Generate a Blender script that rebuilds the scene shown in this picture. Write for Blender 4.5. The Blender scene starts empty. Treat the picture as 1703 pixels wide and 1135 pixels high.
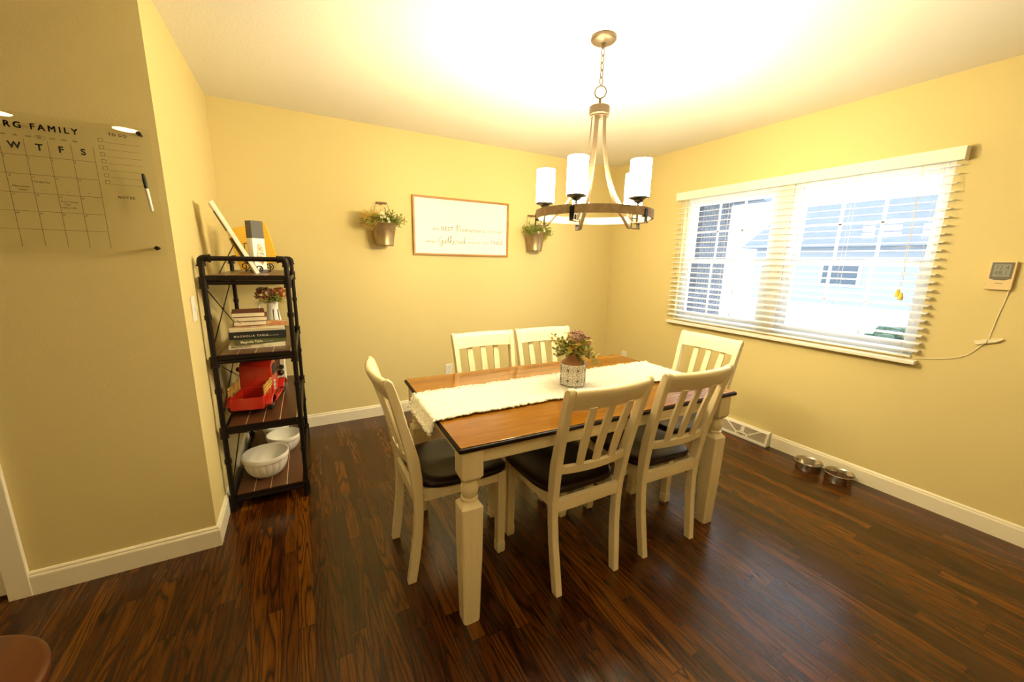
import bpy, bmesh, math, random
from mathutils import Vector, Matrix, noise
PI = math.pi
R_ = math.radians
random.seed(7)
SC = bpy.context.scene
COL = SC.collection

# ------------------------------------------------------------------ camera
W, H = 3.64, 2.44                      # room width (x) and ceiling height
D1 = 1.3368                            # the left wall ends here (y = -D1)
cam_d = bpy.data.cameras.new('camera')
cam = bpy.data.objects.new('camera', cam_d)
COL.objects.link(cam)
SC.camera = cam
cam_d.sensor_fit = 'HORIZONTAL'; cam_d.sensor_width = 36.0
cam_d.lens = 645.55 / 1703 * 36.0
cam_d.clip_start = 0.05; cam_d.clip_end = 300
yaw, pitch, roll = -0.5047, -0.2026, 0.0206
cy_, sy_, cp_, sp_, cr_, sr_ = math.cos(yaw), math.sin(yaw), math.cos(pitch), math.sin(pitch), math.cos(roll), math.sin(roll)
F_ = Vector((-sy_*cp_, cy_*cp_, sp_)); Rr = Vector((cy_, sy_, 0)); U_ = Rr.cross(F_)
Rx = Rr*cr_ + U_*sr_; Ux = -Rr*sr_ + U_*cr_
cam.matrix_world = Matrix(((Rx.x, Ux.x, -F_.x, 0.4407), (Rx.y, Ux.y, -F_.y, -3.4892), (Rx.z, Ux.z, -F_.z, 1.3996), (0, 0, 0, 1)))

# ------------------------------------------------------------------ world, exposure, lights of the place
world = bpy.data.worlds.new('daylight'); SC.world = world; world.use_nodes = True
wn = world.node_tree; wn.nodes.clear()
wo = wn.nodes.new('ShaderNodeOutputWorld'); wb = wn.nodes.new('ShaderNodeBackground')
wb.inputs[0].default_value = (0.70, 0.84, 1.0, 1); wb.inputs[1].default_value = 2.3
wn.links.new(wb.outputs[0], wo.inputs[0])
SC.view_settings.view_transform = 'Standard'
SC.view_settings.look = 'None'
SC.view_settings.exposure = 1.9
SC.view_settings.gamma = 1.0
SC.view_settings.use_curve_mapping = False
LAMP = (1.0, 0.82, 0.48)
SHADE_STRENGTH = 49.0
DOWN_STRENGTH = 33.0

# ------------------------------------------------------------------ helpers
def tag(o, label=None, cat=None, group=None, kind=None):
    if label: o['label'] = label
    if cat: o['category'] = cat
    if group: o['group'] = group
    if kind: o['kind'] = kind
    return o

def thing(name, label, cat, loc=(0, 0, 0), rz=0, group=None, kind=None):
    o = bpy.data.objects.new(name, None); COL.objects.link(o)
    o.empty_display_size = 0.05
    o.location = loc; o.rotation_euler = (0, 0, rz)
    return tag(o, label, cat, group, kind)

class MB:
    def __init__(s): s.bm = bmesh.new()
    def _m(s, verts, M):
        if M is not None: bmesh.ops.transform(s.bm, matrix=M, verts=verts)
    def box(s, x0, x1, y0, y1, z0, z1, M=None):
        v = [s.bm.verts.new(p) for p in ((x0,y0,z0),(x1,y0,z0),(x1,y1,z0),(x0,y1,z0),(x0,y0,z1),(x1,y0,z1),(x1,y1,z1),(x0,y1,z1))]
        for f in ((3,2,1,0),(4,5,6,7),(0,1,5,4),(1,2,6,5),(2,3,7,6),(3,0,4,7)): s.bm.faces.new([v[i] for i in f])
        s._m(v, M); return s
    def quadbox(s, bot, top):
        """a six-sided solid from four bottom and four top corners"""
        v = [s.bm.verts.new(p) for p in list(bot)+list(top)]
        for f in ((3,2,1,0),(4,5,6,7),(0,1,5,4),(1,2,6,5),(2,3,7,6),(3,0,4,7)): s.bm.faces.new([v[i] for i in f])
        return s
    def rings(s, rings, closed=True, cap=True):
        """skin a list of rings (lists of points of equal count)"""
        vs = [[s.bm.verts.new(p) for p in r] for r in rings]
        n = len(vs[0])
        for a, b in zip(vs[:-1], vs[1:]):
            for i in range(n if closed else n-1):
                j = (i+1) % n
                s.bm.faces.new((a[i], a[j], b[j], b[i]))
        if cap:
            s.bm.faces.new(vs[0][::-1]); s.bm.faces.new(vs[-1])
        return s
    def lathe(s, prof, seg=32, c=(0,0,0), cap=False, M=None, wob=None):
        rs = []
        for r, z in prof:
            rs.append([])
            for i in range(seg):
                a = 2*PI*i/seg
                rr = max(r, 1e-5)
                if wob: rr *= wob(a, z)
                p = Vector((rr*math.cos(a), rr*math.sin(a), z))
                if M is not None: p = M @ p
                rs[-1].append(p + Vector(c))
        return s.rings(rs, True, cap)
    def tube(s, pts, r, seg=8, closed=False, flat=None, up=None):
        """round (or flat = (w, t)) bar along points"""
        pts = [Vector(p) for p in pts]; n = len(pts); rs = []
        prev = None
        for i, p in enumerate(pts):
            if closed: t = pts[(i+1) % n] - pts[i-1]
            else: t = pts[min(i+1, n-1)] - pts[max(i-1, 0)]
            if t.length < 1e-9: t = Vector((0,0,1))
            t.normalize()
            if up is not None:
                a = t.cross(Vector(up))
                if a.length < 1e-6: a = t.orthogonal()
            elif prev is None: a = t.orthogonal()
            else:
                a = prev - t*prev.dot(t)
                if a.length < 1e-6: a = t.orthogonal()
            a.normalize(); prev = a; b = t.cross(a)
            rad = r[i] if isinstance(r, (list, tuple)) else r
            if flat:
                w, h = flat[0]/2, flat[1]/2
                ring = [p+a*w+b*h, p-a*w+b*h, p-a*w-b*h, p+a*w-b*h]
            else:
                ring = [p + (a*math.cos(2*PI*k/seg)+b*math.sin(2*PI*k/seg))*rad for k in range(seg)]
            rs.append(ring)
        if closed:
            rs.append(rs[0]); 
            vs = [[s.bm.verts.new(q) for q in rg] for rg in rs[:-1]]
            m = len(vs[0])
            for i in range(n):
                A, B = vs[i], vs[(i+1) % n]
                for k in range(m):
                    l = (k+1) % m
                    s.bm.faces.new((A[k], A[l], B[l], B[k]))
            return s
        return s.rings(rs)
    def cyl(s, p0, p1, r, seg=16): return s.tube([p0, p1], r, seg)
    def prism(s, poly, axis, a, b, M=None):
        """extrude 2-D polygon: axis 'x': (y,z), 'y': (x,z), 'z': (x,y)"""
        def mk(t):
            o = []
            for u, v in poly:
                o.append({'x': (t,u,v), 'y': (u,t,v), 'z': (u,v,t)}[axis])
            return o
        r0, r1 = mk(a), mk(b)
        if M is not None: r0 = [M @ Vector(p) for p in r0]; r1 = [M @ Vector(p) for p in r1]
        return s.rings([r0, r1])
    def ball(s, c, r, seg=10, sc=(1,1,1)):
        n = max(4, seg//2); rs = []
        for j in range(1, n):
            a = PI*j/n
            rs.append([Vector((c[0]+r*sc[0]*math.sin(a)*math.cos(2*PI*i/seg), c[1]+r*sc[1]*math.sin(a)*math.sin(2*PI*i/seg), c[2]-r*sc[2]*math.cos(a))) for i in range(seg)])
        return s.rings(rs)
    def build(s, name, m, parent=None, bevel=0, seg=2, smooth=False, ang=35):
        bmesh.ops.recalc_face_normals(s.bm, faces=s.bm.faces[:])
        me = bpy.data.meshes.new(name); s.bm.to_mesh(me); s.bm.free()
        o = bpy.data.objects.new(name, me); COL.objects.link(o)
        for mm in (m if isinstance(m, (list, tuple)) else [m]): me.materials.append(mm)
        if smooth:
            me.polygons.foreach_set('use_smooth', [True]*len(me.polygons))
            me.set_sharp_from_angle(angle=R_(ang))
        if bevel:
            b = o.modifiers.new('bevel', 'BEVEL'); b.width = bevel; b.segments = seg; b.limit_method = 'ANGLE'; b.angle_limit = R_(40)
            b.harden_normals = False
        if parent is not None: o.parent = parent
        return o

def Mt(loc=(0,0,0), rx=0, ry=0, rz=0):
    return Matrix.Translation(loc) @ Matrix.Rotation(rz, 4, 'Z') @ Matrix.Rotation(ry, 4, 'Y') @ Matrix.Rotation(rx, 4, 'X')

def copy_tree(o, parent=None):
    c = o.copy(); COL.objects.link(c)
    if parent is not None: c.parent = parent
    for ch in [x for x in CHILD.get(o.name, [])]: copy_tree(ch, c)
    return c
CHILD = {}
def index_children(root):
    for o in bpy.data.objects:
        if o.parent: CHILD.setdefault(o.parent.name, [])
    for o in bpy.data.objects:
        if o.parent and o not in CHILD[o.parent.name]: CHILD[o.parent.name].append(o)

def struct(name, mb, m, parent=None, **k):
    o = mb.build(name, m, parent, **k)
    if parent is None: o['kind'] = 'structure'
    return o

# text: flat lettering built from the built-in font. M places its local XY plane
def text_mesh(items, name, m, parent=None, ext=0.0006):
    """items: (string, size, Matrix, align, bold, spacing)"""
    bm = bmesh.new()
    for it in items:
        s, size, M = it[:3]; al = it[3] if len(it) > 3 else 'LEFT'; bold = it[4] if len(it) > 4 else 0; sp = it[5] if len(it) > 5 else 1
        cu = bpy.data.curves.new('t', 'FONT'); cu.body = s; cu.size = size; cu.align_x = al; cu.offset = bold*size; cu.space_character = sp
        cu.extrude = ext; cu.resolution_u = 3
        o = bpy.data.objects.new('t', cu); COL.objects.link(o)
        dg = bpy.context.evaluated_depsgraph_get(); me = o.evaluated_get(dg).to_mesh()
        me2 = me.copy(); me2.transform(M); bm.from_mesh(me2)
        o.evaluated_get(dg).to_mesh_clear(); bpy.data.meshes.remove(me2)
        bpy.data.objects.remove(o); bpy.data.curves.remove(cu)
    me = bpy.data.meshes.new(name); bm.to_mesh(me); bm.free(); me.materials.append(m)
    o = bpy.data.objects.new(name, me); COL.objects.link(o)
    if parent is not None: o.parent = parent
    return o
def Tfront(x, y, z): return Matrix.Translation((x, y, z)) @ Matrix.Rotation(PI/2, 4, 'X')     # reads from -y

# ------------------------------------------------------------------ materials
def mat(name, col=(0.8,0.8,0.8), rough=0.5, metal=0, spec=0.5, coat=0, bump=0, bscale=200, var=0, vscale=3, emis=None, estr=0, sheen=0, coord='Object'):
    m = bpy.data.materials.new(name); m.use_nodes = True; nt = m.node_tree; b = nt.nodes['Principled BSDF']
    b.inputs['Base Color'].default_value = (*col, 1); b.inputs['Roughness'].default_value = rough; b.inputs['Metallic'].default_value = metal
    b.inputs['Specular IOR Level'].default_value = spec; b.inputs['Coat Weight'].default_value = coat; b.inputs['Coat Roughness'].default_value = 0.1
    if sheen: b.inputs['Sheen Weight'].default_value = sheen
    if emis: b.inputs['Emission Color'].default_value = (*emis, 1); b.inputs['Emission Strength'].default_value = estr
    tc = nt.nodes.new('ShaderNodeTexCoord')
    if bump:
        n = nt.nodes.new('ShaderNodeTexNoise'); n.inputs['Scale'].default_value = bscale; n.inputs['Detail'].default_value = 3
        bp = nt.nodes.new('ShaderNodeBump'); bp.inputs['Strength'].default_value = bump; bp.inputs['Distance'].default_value = 0.002
        nt.links.new(tc.outputs[coord], n.inputs['Vector']); nt.links.new(n.outputs['Fac'], bp.inputs['Height']); nt.links.new(bp.outputs[0], b.inputs['Normal'])
    if var:
        n = nt.nodes.new('ShaderNodeTexNoise'); n.inputs['Scale'].default_value = vscale; n.inputs['Detail'].default_value = 4
        mx = nt.nodes.new('ShaderNodeMix'); mx.data_type = 'RGBA'
        mx.inputs['A'].default_value = (*[c*(1-var) for c in col], 1); mx.inputs['B'].default_value = (*[min(1, c*(1+var)) for c in col], 1)
        nt.links.new(tc.outputs[coord], n.inputs['Vector']); nt.links.new(n.outputs['Fac'], mx.inputs['Factor']); nt.links.new(mx.outputs['Result'], b.inputs['Base Color'])
    return m

class NG:
    """tiny node-graph helper"""
    def __init__(s, m): s.nt = m.node_tree; s.b = s.nt.nodes['Principled BSDF']
    def n(s, t, **k):
        x = s.nt.nodes.new(t)
        for a, v in k.items(): setattr(x, a, v)
        return x
    def l(s, a, b): s.nt.links.new(a, b)
    def math(s, op, a, b=None, c=None):
        x = s.n('ShaderNodeMath', operation=op)
        for i, v in enumerate((a, b, c)):
            if v is None: continue
            if isinstance(v, (int, float)): x.inputs[i].default_value = v
            else: s.l(v, x.inputs[i])
        return x.outputs[0]
    def ramp(s, fac, stops, interp='LINEAR'):
        r = s.n('ShaderNodeValToRGB'); e = r.color_ramp.elements; r.color_ramp.interpolation = interp
        while len(e) < len(stops): e.new(0.5)
        for i, (p, c) in enumerate(stops): e[i].position = p; e[i].color = (*c, 1)
        s.l(fac, r.inputs[0]); return r.outputs[0]

def plank_floor():
    m = mat('oak_floor', rough=0.3, spec=0.5); g = NG(m)
    tc = g.n('ShaderNodeTexCoord'); sp = g.n('ShaderNodeSeparateXYZ'); g.l(tc.outputs['Object'], sp.inputs[0])
    PW = 0.057
    row = g.math('FLOOR', g.math('DIVIDE', sp.outputs[0], PW))
    fx = g.math('FRACT', g.math('DIVIDE', sp.outputs[0], PW))
    wn1 = g.n('ShaderNodeTexWhiteNoise', noise_dimensions='1D'); g.l(row, wn1.inputs['W'])
    off = g.math('MULTIPLY', wn1.outputs['Value'], 7.3)
    ln = g.math('ADD', g.math('MULTIPLY', wn1.outputs['Color'] if False else wn1.outputs['Value'], 0.35), 0.62)
    yy = g.math('DIVIDE', g.math('ADD', sp.outputs[1], off), ln)
    cell = g.math('FLOOR', yy); fy = g.math('FRACT', yy)
    cv = g.n('ShaderNodeCombineXYZ'); g.l(row, cv.inputs[0]); g.l(cell, cv.inputs[1])
    wn2 = g.n('ShaderNodeTexWhiteNoise', noise_dimensions='2D'); g.l(cv.outputs[0], wn2.inputs['Vector'])
    # grain coordinates, shifted per board
    sc = g.n('ShaderNodeVectorMath', operation='SCALE'); sc.inputs['Scale'].default_value = 40; g.l(wn2.outputs['Color'], sc.inputs[0])
    ad = g.n('ShaderNodeVectorMath', operation='ADD'); g.l(tc.outputs['Object'], ad.inputs[0]); g.l(sc.outputs[0], ad.inputs[1])
    mp = g.n('ShaderNodeMapping'); mp.inputs['Scale'].default_value = (1, 0.09, 1); g.l(ad.outputs[0], mp.inputs[0])
    # cathedral figure: distorted bands
    nz = g.n('ShaderNodeTexNoise'); nz.inputs['Scale'].default_value = 9; nz.inputs['Detail'].default_value = 2; nz.inputs['Roughness'].default_value = .45; g.l(mp.outputs[0], nz.inputs['Vector'])
    band = g.math('FRACT', g.math('MULTIPLY', nz.outputs['Fac'], 15.0))
    band = g.math('ABSOLUTE', g.math('SUBTRACT', band, 0.5))          # 0..0.5
    band = g.math('SMOOTHSTEP' if False else 'MULTIPLY', band, 2.0)
    band = g.math('POWER', band, 1.6)
    nf = g.n('ShaderNodeTexNoise'); nf.inputs['Scale'].default_value = 260; nf.inputs['Detail'].default_value = 3
    mp2 = g.n('ShaderNodeMapping'); mp2.inputs['Scale'].default_value = (1, 0.035, 1); g.l(ad.outputs[0], mp2.inputs[0]); g.l(mp2.outputs[0], nf.inputs['Vector'])
    base = g.ramp(wn2.outputs['Value'], [(0, (.040,.0105,.0007)), (.25, (.052,.0145,.0010)), (.6, (.074,.0215,.0014)), (.85, (.098,.030,.0018)), (1, (.135,.044,.0026))])
    dark = g.n('ShaderNodeMix', data_type='RGBA', blend_type='MULTIPLY'); dark.inputs['Factor'].default_value = 1.0
    g.l(base, dark.inputs['A']); bc = g.ramp(band, [(0, (1.2,1.2,1.2)), (.45, (1,1,1)), (.8, (.55,.50,.45)), (1, (.22,.18,.15))]); g.l(bc, dark.inputs['B'])
    d2 = g.n('ShaderNodeMix', data_type='RGBA', blend_type='MULTIPLY'); d2.inputs['Factor'].default_value = 0.8
    g.l(dark.outputs['Result'], d2.inputs['A']); g.l(g.ramp(nf.outputs['Fac'], [(.32, (.35,.32,.3)), (.5, (1,1,1)), (.7, (1.25,1.25,1.25))]), d2.inputs['B'])
    # seams
    sx = g.math('ABSOLUTE', g.math('SUBTRACT', fx, 0.5)); s1 = g.math('GREATER_THAN', sx, 0.482)
    sy = g.math('MULTIPLY', g.math('ABSOLUTE', g.math('SUBTRACT', fy, 0.5)), 1.0); s2 = g.math('GREATER_THAN', sy, 0.4985)
    seam = g.math('MAXIMUM', s1, s2)
    d3 = g.n('ShaderNodeMix', data_type='RGBA'); g.l(g.math('MULTIPLY', seam, .8), d3.inputs['Factor']); g.l(d2.outputs['Result'], d3.inputs['A']); d3.inputs['B'].default_value = (.008,.003,.0015,1)
    g.l(d3.outputs['Result'], g.b.inputs['Base Color'])
    h = g.math('SUBTRACT', g.math('ADD', g.math('MULTIPLY', nf.outputs['Fac'], .25), g.math('MULTIPLY', wn2.outputs['Value'], .25)), g.math('ADD', seam, g.math('MULTIPLY', band, .18)))
    bp = g.n('ShaderNodeBump'); bp.inputs['Strength'].default_value = .35; bp.inputs['Distance'].default_value = .0015; g.l(h, bp.inputs['Height']); g.l(bp.outputs[0], g.b.inputs['Normal'])
    g.l(g.math('ADD', g.math('MULTIPLY', nf.outputs['Fac'], .12), .17), g.b.inputs['Roughness'])
    return m

def grain_wood(name, c0, c1, rough=.35, axis=0, scale=10, coat=0, bump=.1, stretch=.07, spec=.5):
    m = mat(name, c0, rough, coat=coat, spec=spec); g = NG(m)
    tc = g.n('ShaderNodeTexCoord'); mp = g.n('ShaderNodeMapping'); s = [1,1,1]; s[axis] = stretch; mp.inputs['Scale'].default_value = s
    g.l(tc.outputs['Object'], mp.inputs[0])
    a = g.n('ShaderNodeTexNoise'); a.inputs['Scale'].default_value = scale; a.inputs['Detail'].default_value = 5; a.inputs['Distortion'].default_value = .6; g.l(mp.outputs[0], a.inputs['Vector'])
    b = g.n('ShaderNodeTexNoise'); b.inputs['Scale'].default_value = scale*14; b.inputs['Detail'].default_value = 2; g.l(mp.outputs[0], b.inputs['Vector'])
    f = g.math('ADD', g.math('MULTIPLY', a.outputs['Fac'], .75), g.math('MULTIPLY', b.outputs['Fac'], .25))
    g.l(g.ramp(f, [(.36, c0), (.64, c1)]), g.b.inputs['Base Color'])
    bp = g.n('ShaderNodeBump'); bp.inputs['Strength'].default_value = bump; bp.inputs['Distance'].default_value = .001; g.l(b.outputs['Fac'], bp.inputs['Height']); g.l(bp.outputs[0], g.b.inputs['Normal'])
    return m

M = {}
M['floor'] = plank_floor()
M['wall'] = mat('wall_paint', (.69,.58,.28), .75, spec=.25, bump=.25, bscale=260, coord='Object')
M['ceiling'] = mat('ceiling_paint', (.83,.81,.74), .9, spec=.1, bump=.7, bscale=90)
M['trim'] = mat('trim_paint', (.84,.78,.62), .35)
M['cream'] = grain_wood('antique_cream_paint', (.80,.68,.42), (.88,.77,.52), rough=.42, axis=2, scale=22, bump=.15)
M['cream_x'] = grain_wood('antique_cream_paint_rail', (.80,.68,.42), (.88,.77,.52), rough=.42, axis=0, scale=22, bump=.15)
M['seat'] = grain_wood('espresso_seat_wood', (.010,.0035,.002), (.022,.007,.004), rough=.3, axis=1, scale=9, spec=.3, bump=.05)
M['tabletop'] = grain_wood('stained_table_wood', (.155,.055,.0025), (.29,.115,.006), rough=.15, axis=0, scale=7, spec=.35, bump=.04)
M['tabledge'] = mat('table_edge_dark', (.010,.004,.002), .45, spec=.2)
M['pipe'] = mat('black_iron_pipe', (.010,.006,.004), .42, metal=.2, spec=.3, bump=.15, bscale=300)
M['board'] = grain_wood('shelf_board_wood', (.055,.018,.008), (.10,.038,.014), rough=.32, axis=1, scale=14, bump=.15)
M['gap'] = mat('board_gap_light_strip', (.75,.6,.38), .5)
M['pewter'] = mat('brushed_pewter_metal', (.13,.095,.06), .42, metal=.6, bump=.1, bscale=400)
M['blackmetal'] = mat('black_metal', (.03,.028,.025), .35, metal=.7)
M['ringwood'] = grain_wood('chandelier_ring_wood', (.30,.20,.10), (.46,.33,.18), rough=.6, axis=2, scale=30, bump=.3, stretch=1)
M['slat'] = mat('blind_slat_white', (.86,.86,.86), .4)
M['vinyl'] = mat('window_vinyl_white', (.84,.84,.82), .35)
M['white_plastic'] = mat('white_plastic', (.82,.80,.74), .35)
M['hole'] = mat('dark_slot', (.02,.02,.02), .6)
M['stoneware'] = mat('white_stoneware', (.80,.78,.72), .22, coat=.3)
M['steel'] = mat('stainless_steel', (.50,.46,.40), .22, metal=1)
M['kibble'] = mat('kibble', (.10,.045,.02), .8)
M['red'] = mat('red_enamel', (.50,.020,.008), .32, coat=.4)
M['tire'] = mat('black_rubber', (.015,.015,.015), .6)
M['yellowwood'] = grain_wood('light_fence_wood', (.55,.30,.06), (.70,.42,.10), axis=1)
M['galv'] = mat('rusty_galvanised', (.34,.25,.135), .42, metal=.75, bump=.4, bscale=60, var=.45, vscale=14)
M['wire'] = mat('wire_metal', (.10,.07,.045), .45, metal=.7)
M['grip'] = mat('bucket_grip_wood', (.20,.09,.04), .5)
M['leaf'] = mat('leaf_green', (.20,.235,.035), .55, var=.35, vscale=18)
M['leaf_gold'] = mat('leaf_gold_green', (.38,.31,.035), .55, var=.35, vscale=18)
M['leaf_dry'] = mat('grass_amber', (.50,.33,.055), .6, var=.3, vscale=14)
M['petal'] = mat('petal_cream', (.86,.80,.55), .5)
M['mauve'] = mat('mauve_blossom', (.52,.33,.25), .7, var=.3, vscale=60)
M['orange_fl'] = mat('orange_blossom', (.50,.13,.03), .7, var=.35, vscale=60)
M['rust_fl'] = mat('rust_blossom', (.26,.085,.035), .7, var=.35, vscale=60)
M['ink'] = mat('black_ink', (.012,.012,.016), .5)
M['ink_grey'] = mat('grey_ink', (.22,.19,.13), .6)
M['terracotta'] = mat('terracotta_neck', (.36,.155,.07), .4, coat=.2)
M['signframe'] = grain_wood('honey_frame_wood', (.34,.15,.03), (.47,.235,.055), rough=.45, axis=0, scale=14)
M['signboard'] = mat('sign_white', (.87,.85,.80), .55)
M['paper'] = mat('page_paper', (.80,.72,.52), .8, bump=.6, bscale=500)
M['burg'] = mat('burgundy_leather', (.19,.055,.032), .4, bump=.3, bscale=300)
M['bookblack'] = mat('black_book_cloth', (.016,.018,.020), .45)
M['bookgreen'] = mat('olive_book_cloth', (.085,.095,.030), .5)
M['bookcream'] = mat('cream_book_cover', (.74,.68,.50), .5)
M['book_tan'] = mat('tan_book_cover', (.45,.33,.19), .5)
M['goldtext'] = mat('pale_lettering', (.80,.74,.60), .5)
M['charcoal'] = mat('charcoal_card', (.085,.078,.072), .6)
M['whitecard'] = mat('white_card', (.84,.81,.74), .5)
M['mustard'] = mat('mustard_board', (.72,.43,.035), .6)
M['stool'] = grain_wood('reddish_stool_wood', (.06,.014,.004), (.105,.028,.007), rough=.3, axis=1, scale=12, coat=.2)
M['device'] = mat('device_plastic', (.74,.58,.30), .4)
M['device_grey'] = mat('device_bezel', (.15,.13,.105), .4)
M['lcd'] = mat('lcd_glass', (.30,.31,.28), .2)
M['tassel'] = mat('yellow_tassel', (.80,.62,.10), .4)
M['cord'] = mat('cord_plastic', (.80,.72,.52), .5)
M['brick'] = mat('brick_grey', (.22,.25,.30), .9)
M['shrub'] = mat('shrub_green', (.03,.05,.022), .9, var=.4, vscale=3)

def fibre_white():
    m = mat('woven_fleece', (.84,.81,.72), .95, spec=.1, sheen=.4); g = NG(m)
    tc = g.n('ShaderNodeTexCoord'); a = g.n('ShaderNodeTexNoise'); a.inputs['Scale'].default_value = 120; a.inputs['Detail'].default_value = 5; g.l(tc.outputs['Object'], a.inputs['Vector'])
    bp = g.n('ShaderNodeBump'); bp.inputs['Strength'].default_value = .8; bp.inputs['Distance'].default_value = .006; g.l(a.outputs['Fac'], bp.inputs['Height']); g.l(bp.outputs[0], g.b.inputs['Normal'])
    g.l(g.ramp(a.outputs['Fac'], [(.3, (.70,.66,.54)), (.6, (.86,.84,.76))]), g.b.inputs['Base Color'])
    return m
M['fleece'] = fibre_white()

def mustard():
    m = M['mustard']; g = NG(m); tc = g.n('ShaderNodeTexCoord'); w = g.n('ShaderNodeTexWave', bands_direction='Z'); w.inputs['Scale'].default_value = 22; w.inputs['Distortion'].default_value = 2
    g.l(tc.outputs['Object'], w.inputs['Vector']); g.l(g.ramp(w.outputs['Fac'], [(0, (.68,.40,.03)), (1, (.78,.48,.05))]), g.b.inputs['Base Color'])
mustard()

def glass_mat(name, tint=(1,1,1), gl=.08, rough=0.0):
    m = bpy.data.materials.new(name); m.use_nodes = True; nt = m.node_tree; nt.nodes.clear()
    o = nt.nodes.new('ShaderNodeOutputMaterial'); t = nt.nodes.new('ShaderNodeBsdfTransparent'); g = nt.nodes.new('ShaderNodeBsdfGlossy'); x = nt.nodes.new('ShaderNodeMixShader'); f = nt.nodes.new('ShaderNodeFresnel')
    f.inputs[0].default_value = 1.45; g.inputs['Roughness'].default_value = rough; t.inputs[0].default_value = (*tint, 1)
    ge = nt.nodes.new('ShaderNodeNewGeometry'); mm = nt.nodes.new('ShaderNodeMath'); mm.operation = 'SUBTRACT'; mm.inputs[0].default_value = 1; nt.links.new(ge.outputs['Backfacing'], mm.inputs[1])
    m2 = nt.nodes.new('ShaderNodeMath'); m2.operation = 'MULTIPLY'; nt.links.new(mm.outputs[0], m2.inputs[0]); nt.links.new(f.outputs[0], m2.inputs[1]); nt.links.new(m2.outputs[0], x.inputs[0]); nt.links.new(t.outputs[0], x.inputs[1]); nt.links.new(g.outputs[0], x.inputs[2]); nt.links.new(x.outputs[0], o.inputs[0])
    return m
M['glass'] = glass_mat('window_glass', (.98,.99,1))
M['acrylic'] = glass_mat('clear_acrylic', (.985,.985,.975))

def emit_mat(name, col, s):
    m = bpy.data.materials.new(name); m.use_nodes = True; nt = m.node_tree; nt.nodes.clear()
    o = nt.nodes.new('ShaderNodeOutputMaterial'); e = nt.nodes.new('ShaderNodeEmission'); e.inputs[0].default_value = (*col, 1); e.inputs[1].default_value = s
    nt.links.new(e.outputs[0], o.inputs[0]); return m
M['shade'] = emit_mat('lit_frosted_glass', LAMP, SHADE_STRENGTH)
M['down'] = emit_mat('lit_downlight_and_fill_lens', (1.0,.73,.34), DOWN_STRENGTH)

def brick_mat():
    m = M['brick']; g = NG(m); tc = g.n('ShaderNodeTexCoord'); b = g.n('ShaderNodeTexBrick'); mp = g.n('ShaderNodeMapping'); mp.inputs['Rotation'].default_value = (PI/2, 0, PI/2)
    g.l(tc.outputs['Object'], mp.inputs[0]); g.l(mp.outputs[0], b.inputs['Vector']); b.inputs['Scale'].default_value = 4.5
    b.inputs['Color1'].default_value = (.045,.045,.05,1); b.inputs['Color2'].default_value = (.07,.065,.07,1); b.inputs['Mortar'].default_value = (.14,.14,.15,1)
    g.l(b.outputs['Color'], g.b.inputs['Base Color'])
brick_mat()

# ------------------------------------------------------------------ the setting
YB, XL = -6.2, -3.4                    # the kitchen side behind the camera
struct('floor', MB().box(XL, W+.14, YB, .14, -.1, 0), M['floor'])
struct('ceiling', MB().box(XL, W+.14, YB, .14, H, H+.12), M['ceiling'])
struct('wall_back', MB().box(XL, W+.14, 0, .14, 0, H), M['wall'])
wy0, wy1, wz0, wz1 = -2.66, -.955, .885, 2.0       # window opening in the right wall
wr = MB()
wr.box(W, W+.14, YB, wy0, 0, H); wr.box(W, W+.14, wy1, 0, 0, H); wr.box(W, W+.14, wy0, wy1, 0, wz0); wr.box(W, W+.14, wy0, wy1, wz1, H)
struct('wall_right', wr, M['wall'])
struct('wall_left', MB().box(-.12, 0, -D1, 0, 0, H), M['wall'])
DX0, DX1, DZ = -1.53, -.69, 2.05       # closet door opening
wh = MB(); wh.box(DX1, -.12, -D1, -D1+.12, 0, H); wh.box(XL, DX0, -D1, -D1+.12, 0, H); wh.box(DX0, DX1, -D1, -D1+.12, DZ, H)
struct('wall_hall', wh, M['wall'])
struct('wall_front', MB().box(XL, W+.14, YB-.14, YB, 0, H), M['wall'])
struct('wall_kitchen', MB().box(XL-.14, XL, YB, .14, 0, H), M['wall'])

def base_prof():          # (out, up)
    return [(0, 0), (.015, 0), (.015, .082), (.013, .088), (.010, .091), (.010, .098), (.006, .104), (0, .105)]
def baseboard(name, p0, p1, nrm, ext0=0, ext1=0):
    p0 = Vector(p0); p1 = Vector(p1); n = Vector(nrm); d = (p1-p0).normalized()
    rs = []
    for p, e in ((p0, -ext0), (p1, ext1)):
        rs.append([p + n*a + d*e*(a/.015) + Vector((0,0,b)) for a, b in base_prof()])
    mb = MB(); mb.rings([[tuple(q) for q in r] for r in rs])
    return struct(name, mb, M['trim'])
baseboard('baseboard_back', (0,0,0), (W,0,0), (0,-1,0), -.015, -.015)
baseboard('baseboard_left', (0,-D1,0), (0,0,0), (1,0,0), .015, -.015)
baseboard('baseboard_hall', (-.621,-D1,0), (0,-D1,0), (0,-1,0), 0, .015)
baseboard('baseboard_right', (W,YB,0), (W,-1.985,0), (-1,0,0), 0, 0)
baseboard('baseboard_right_far', (W,-1.575,0), (W,0,0), (-1,0,0), 0, -.015)
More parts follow.
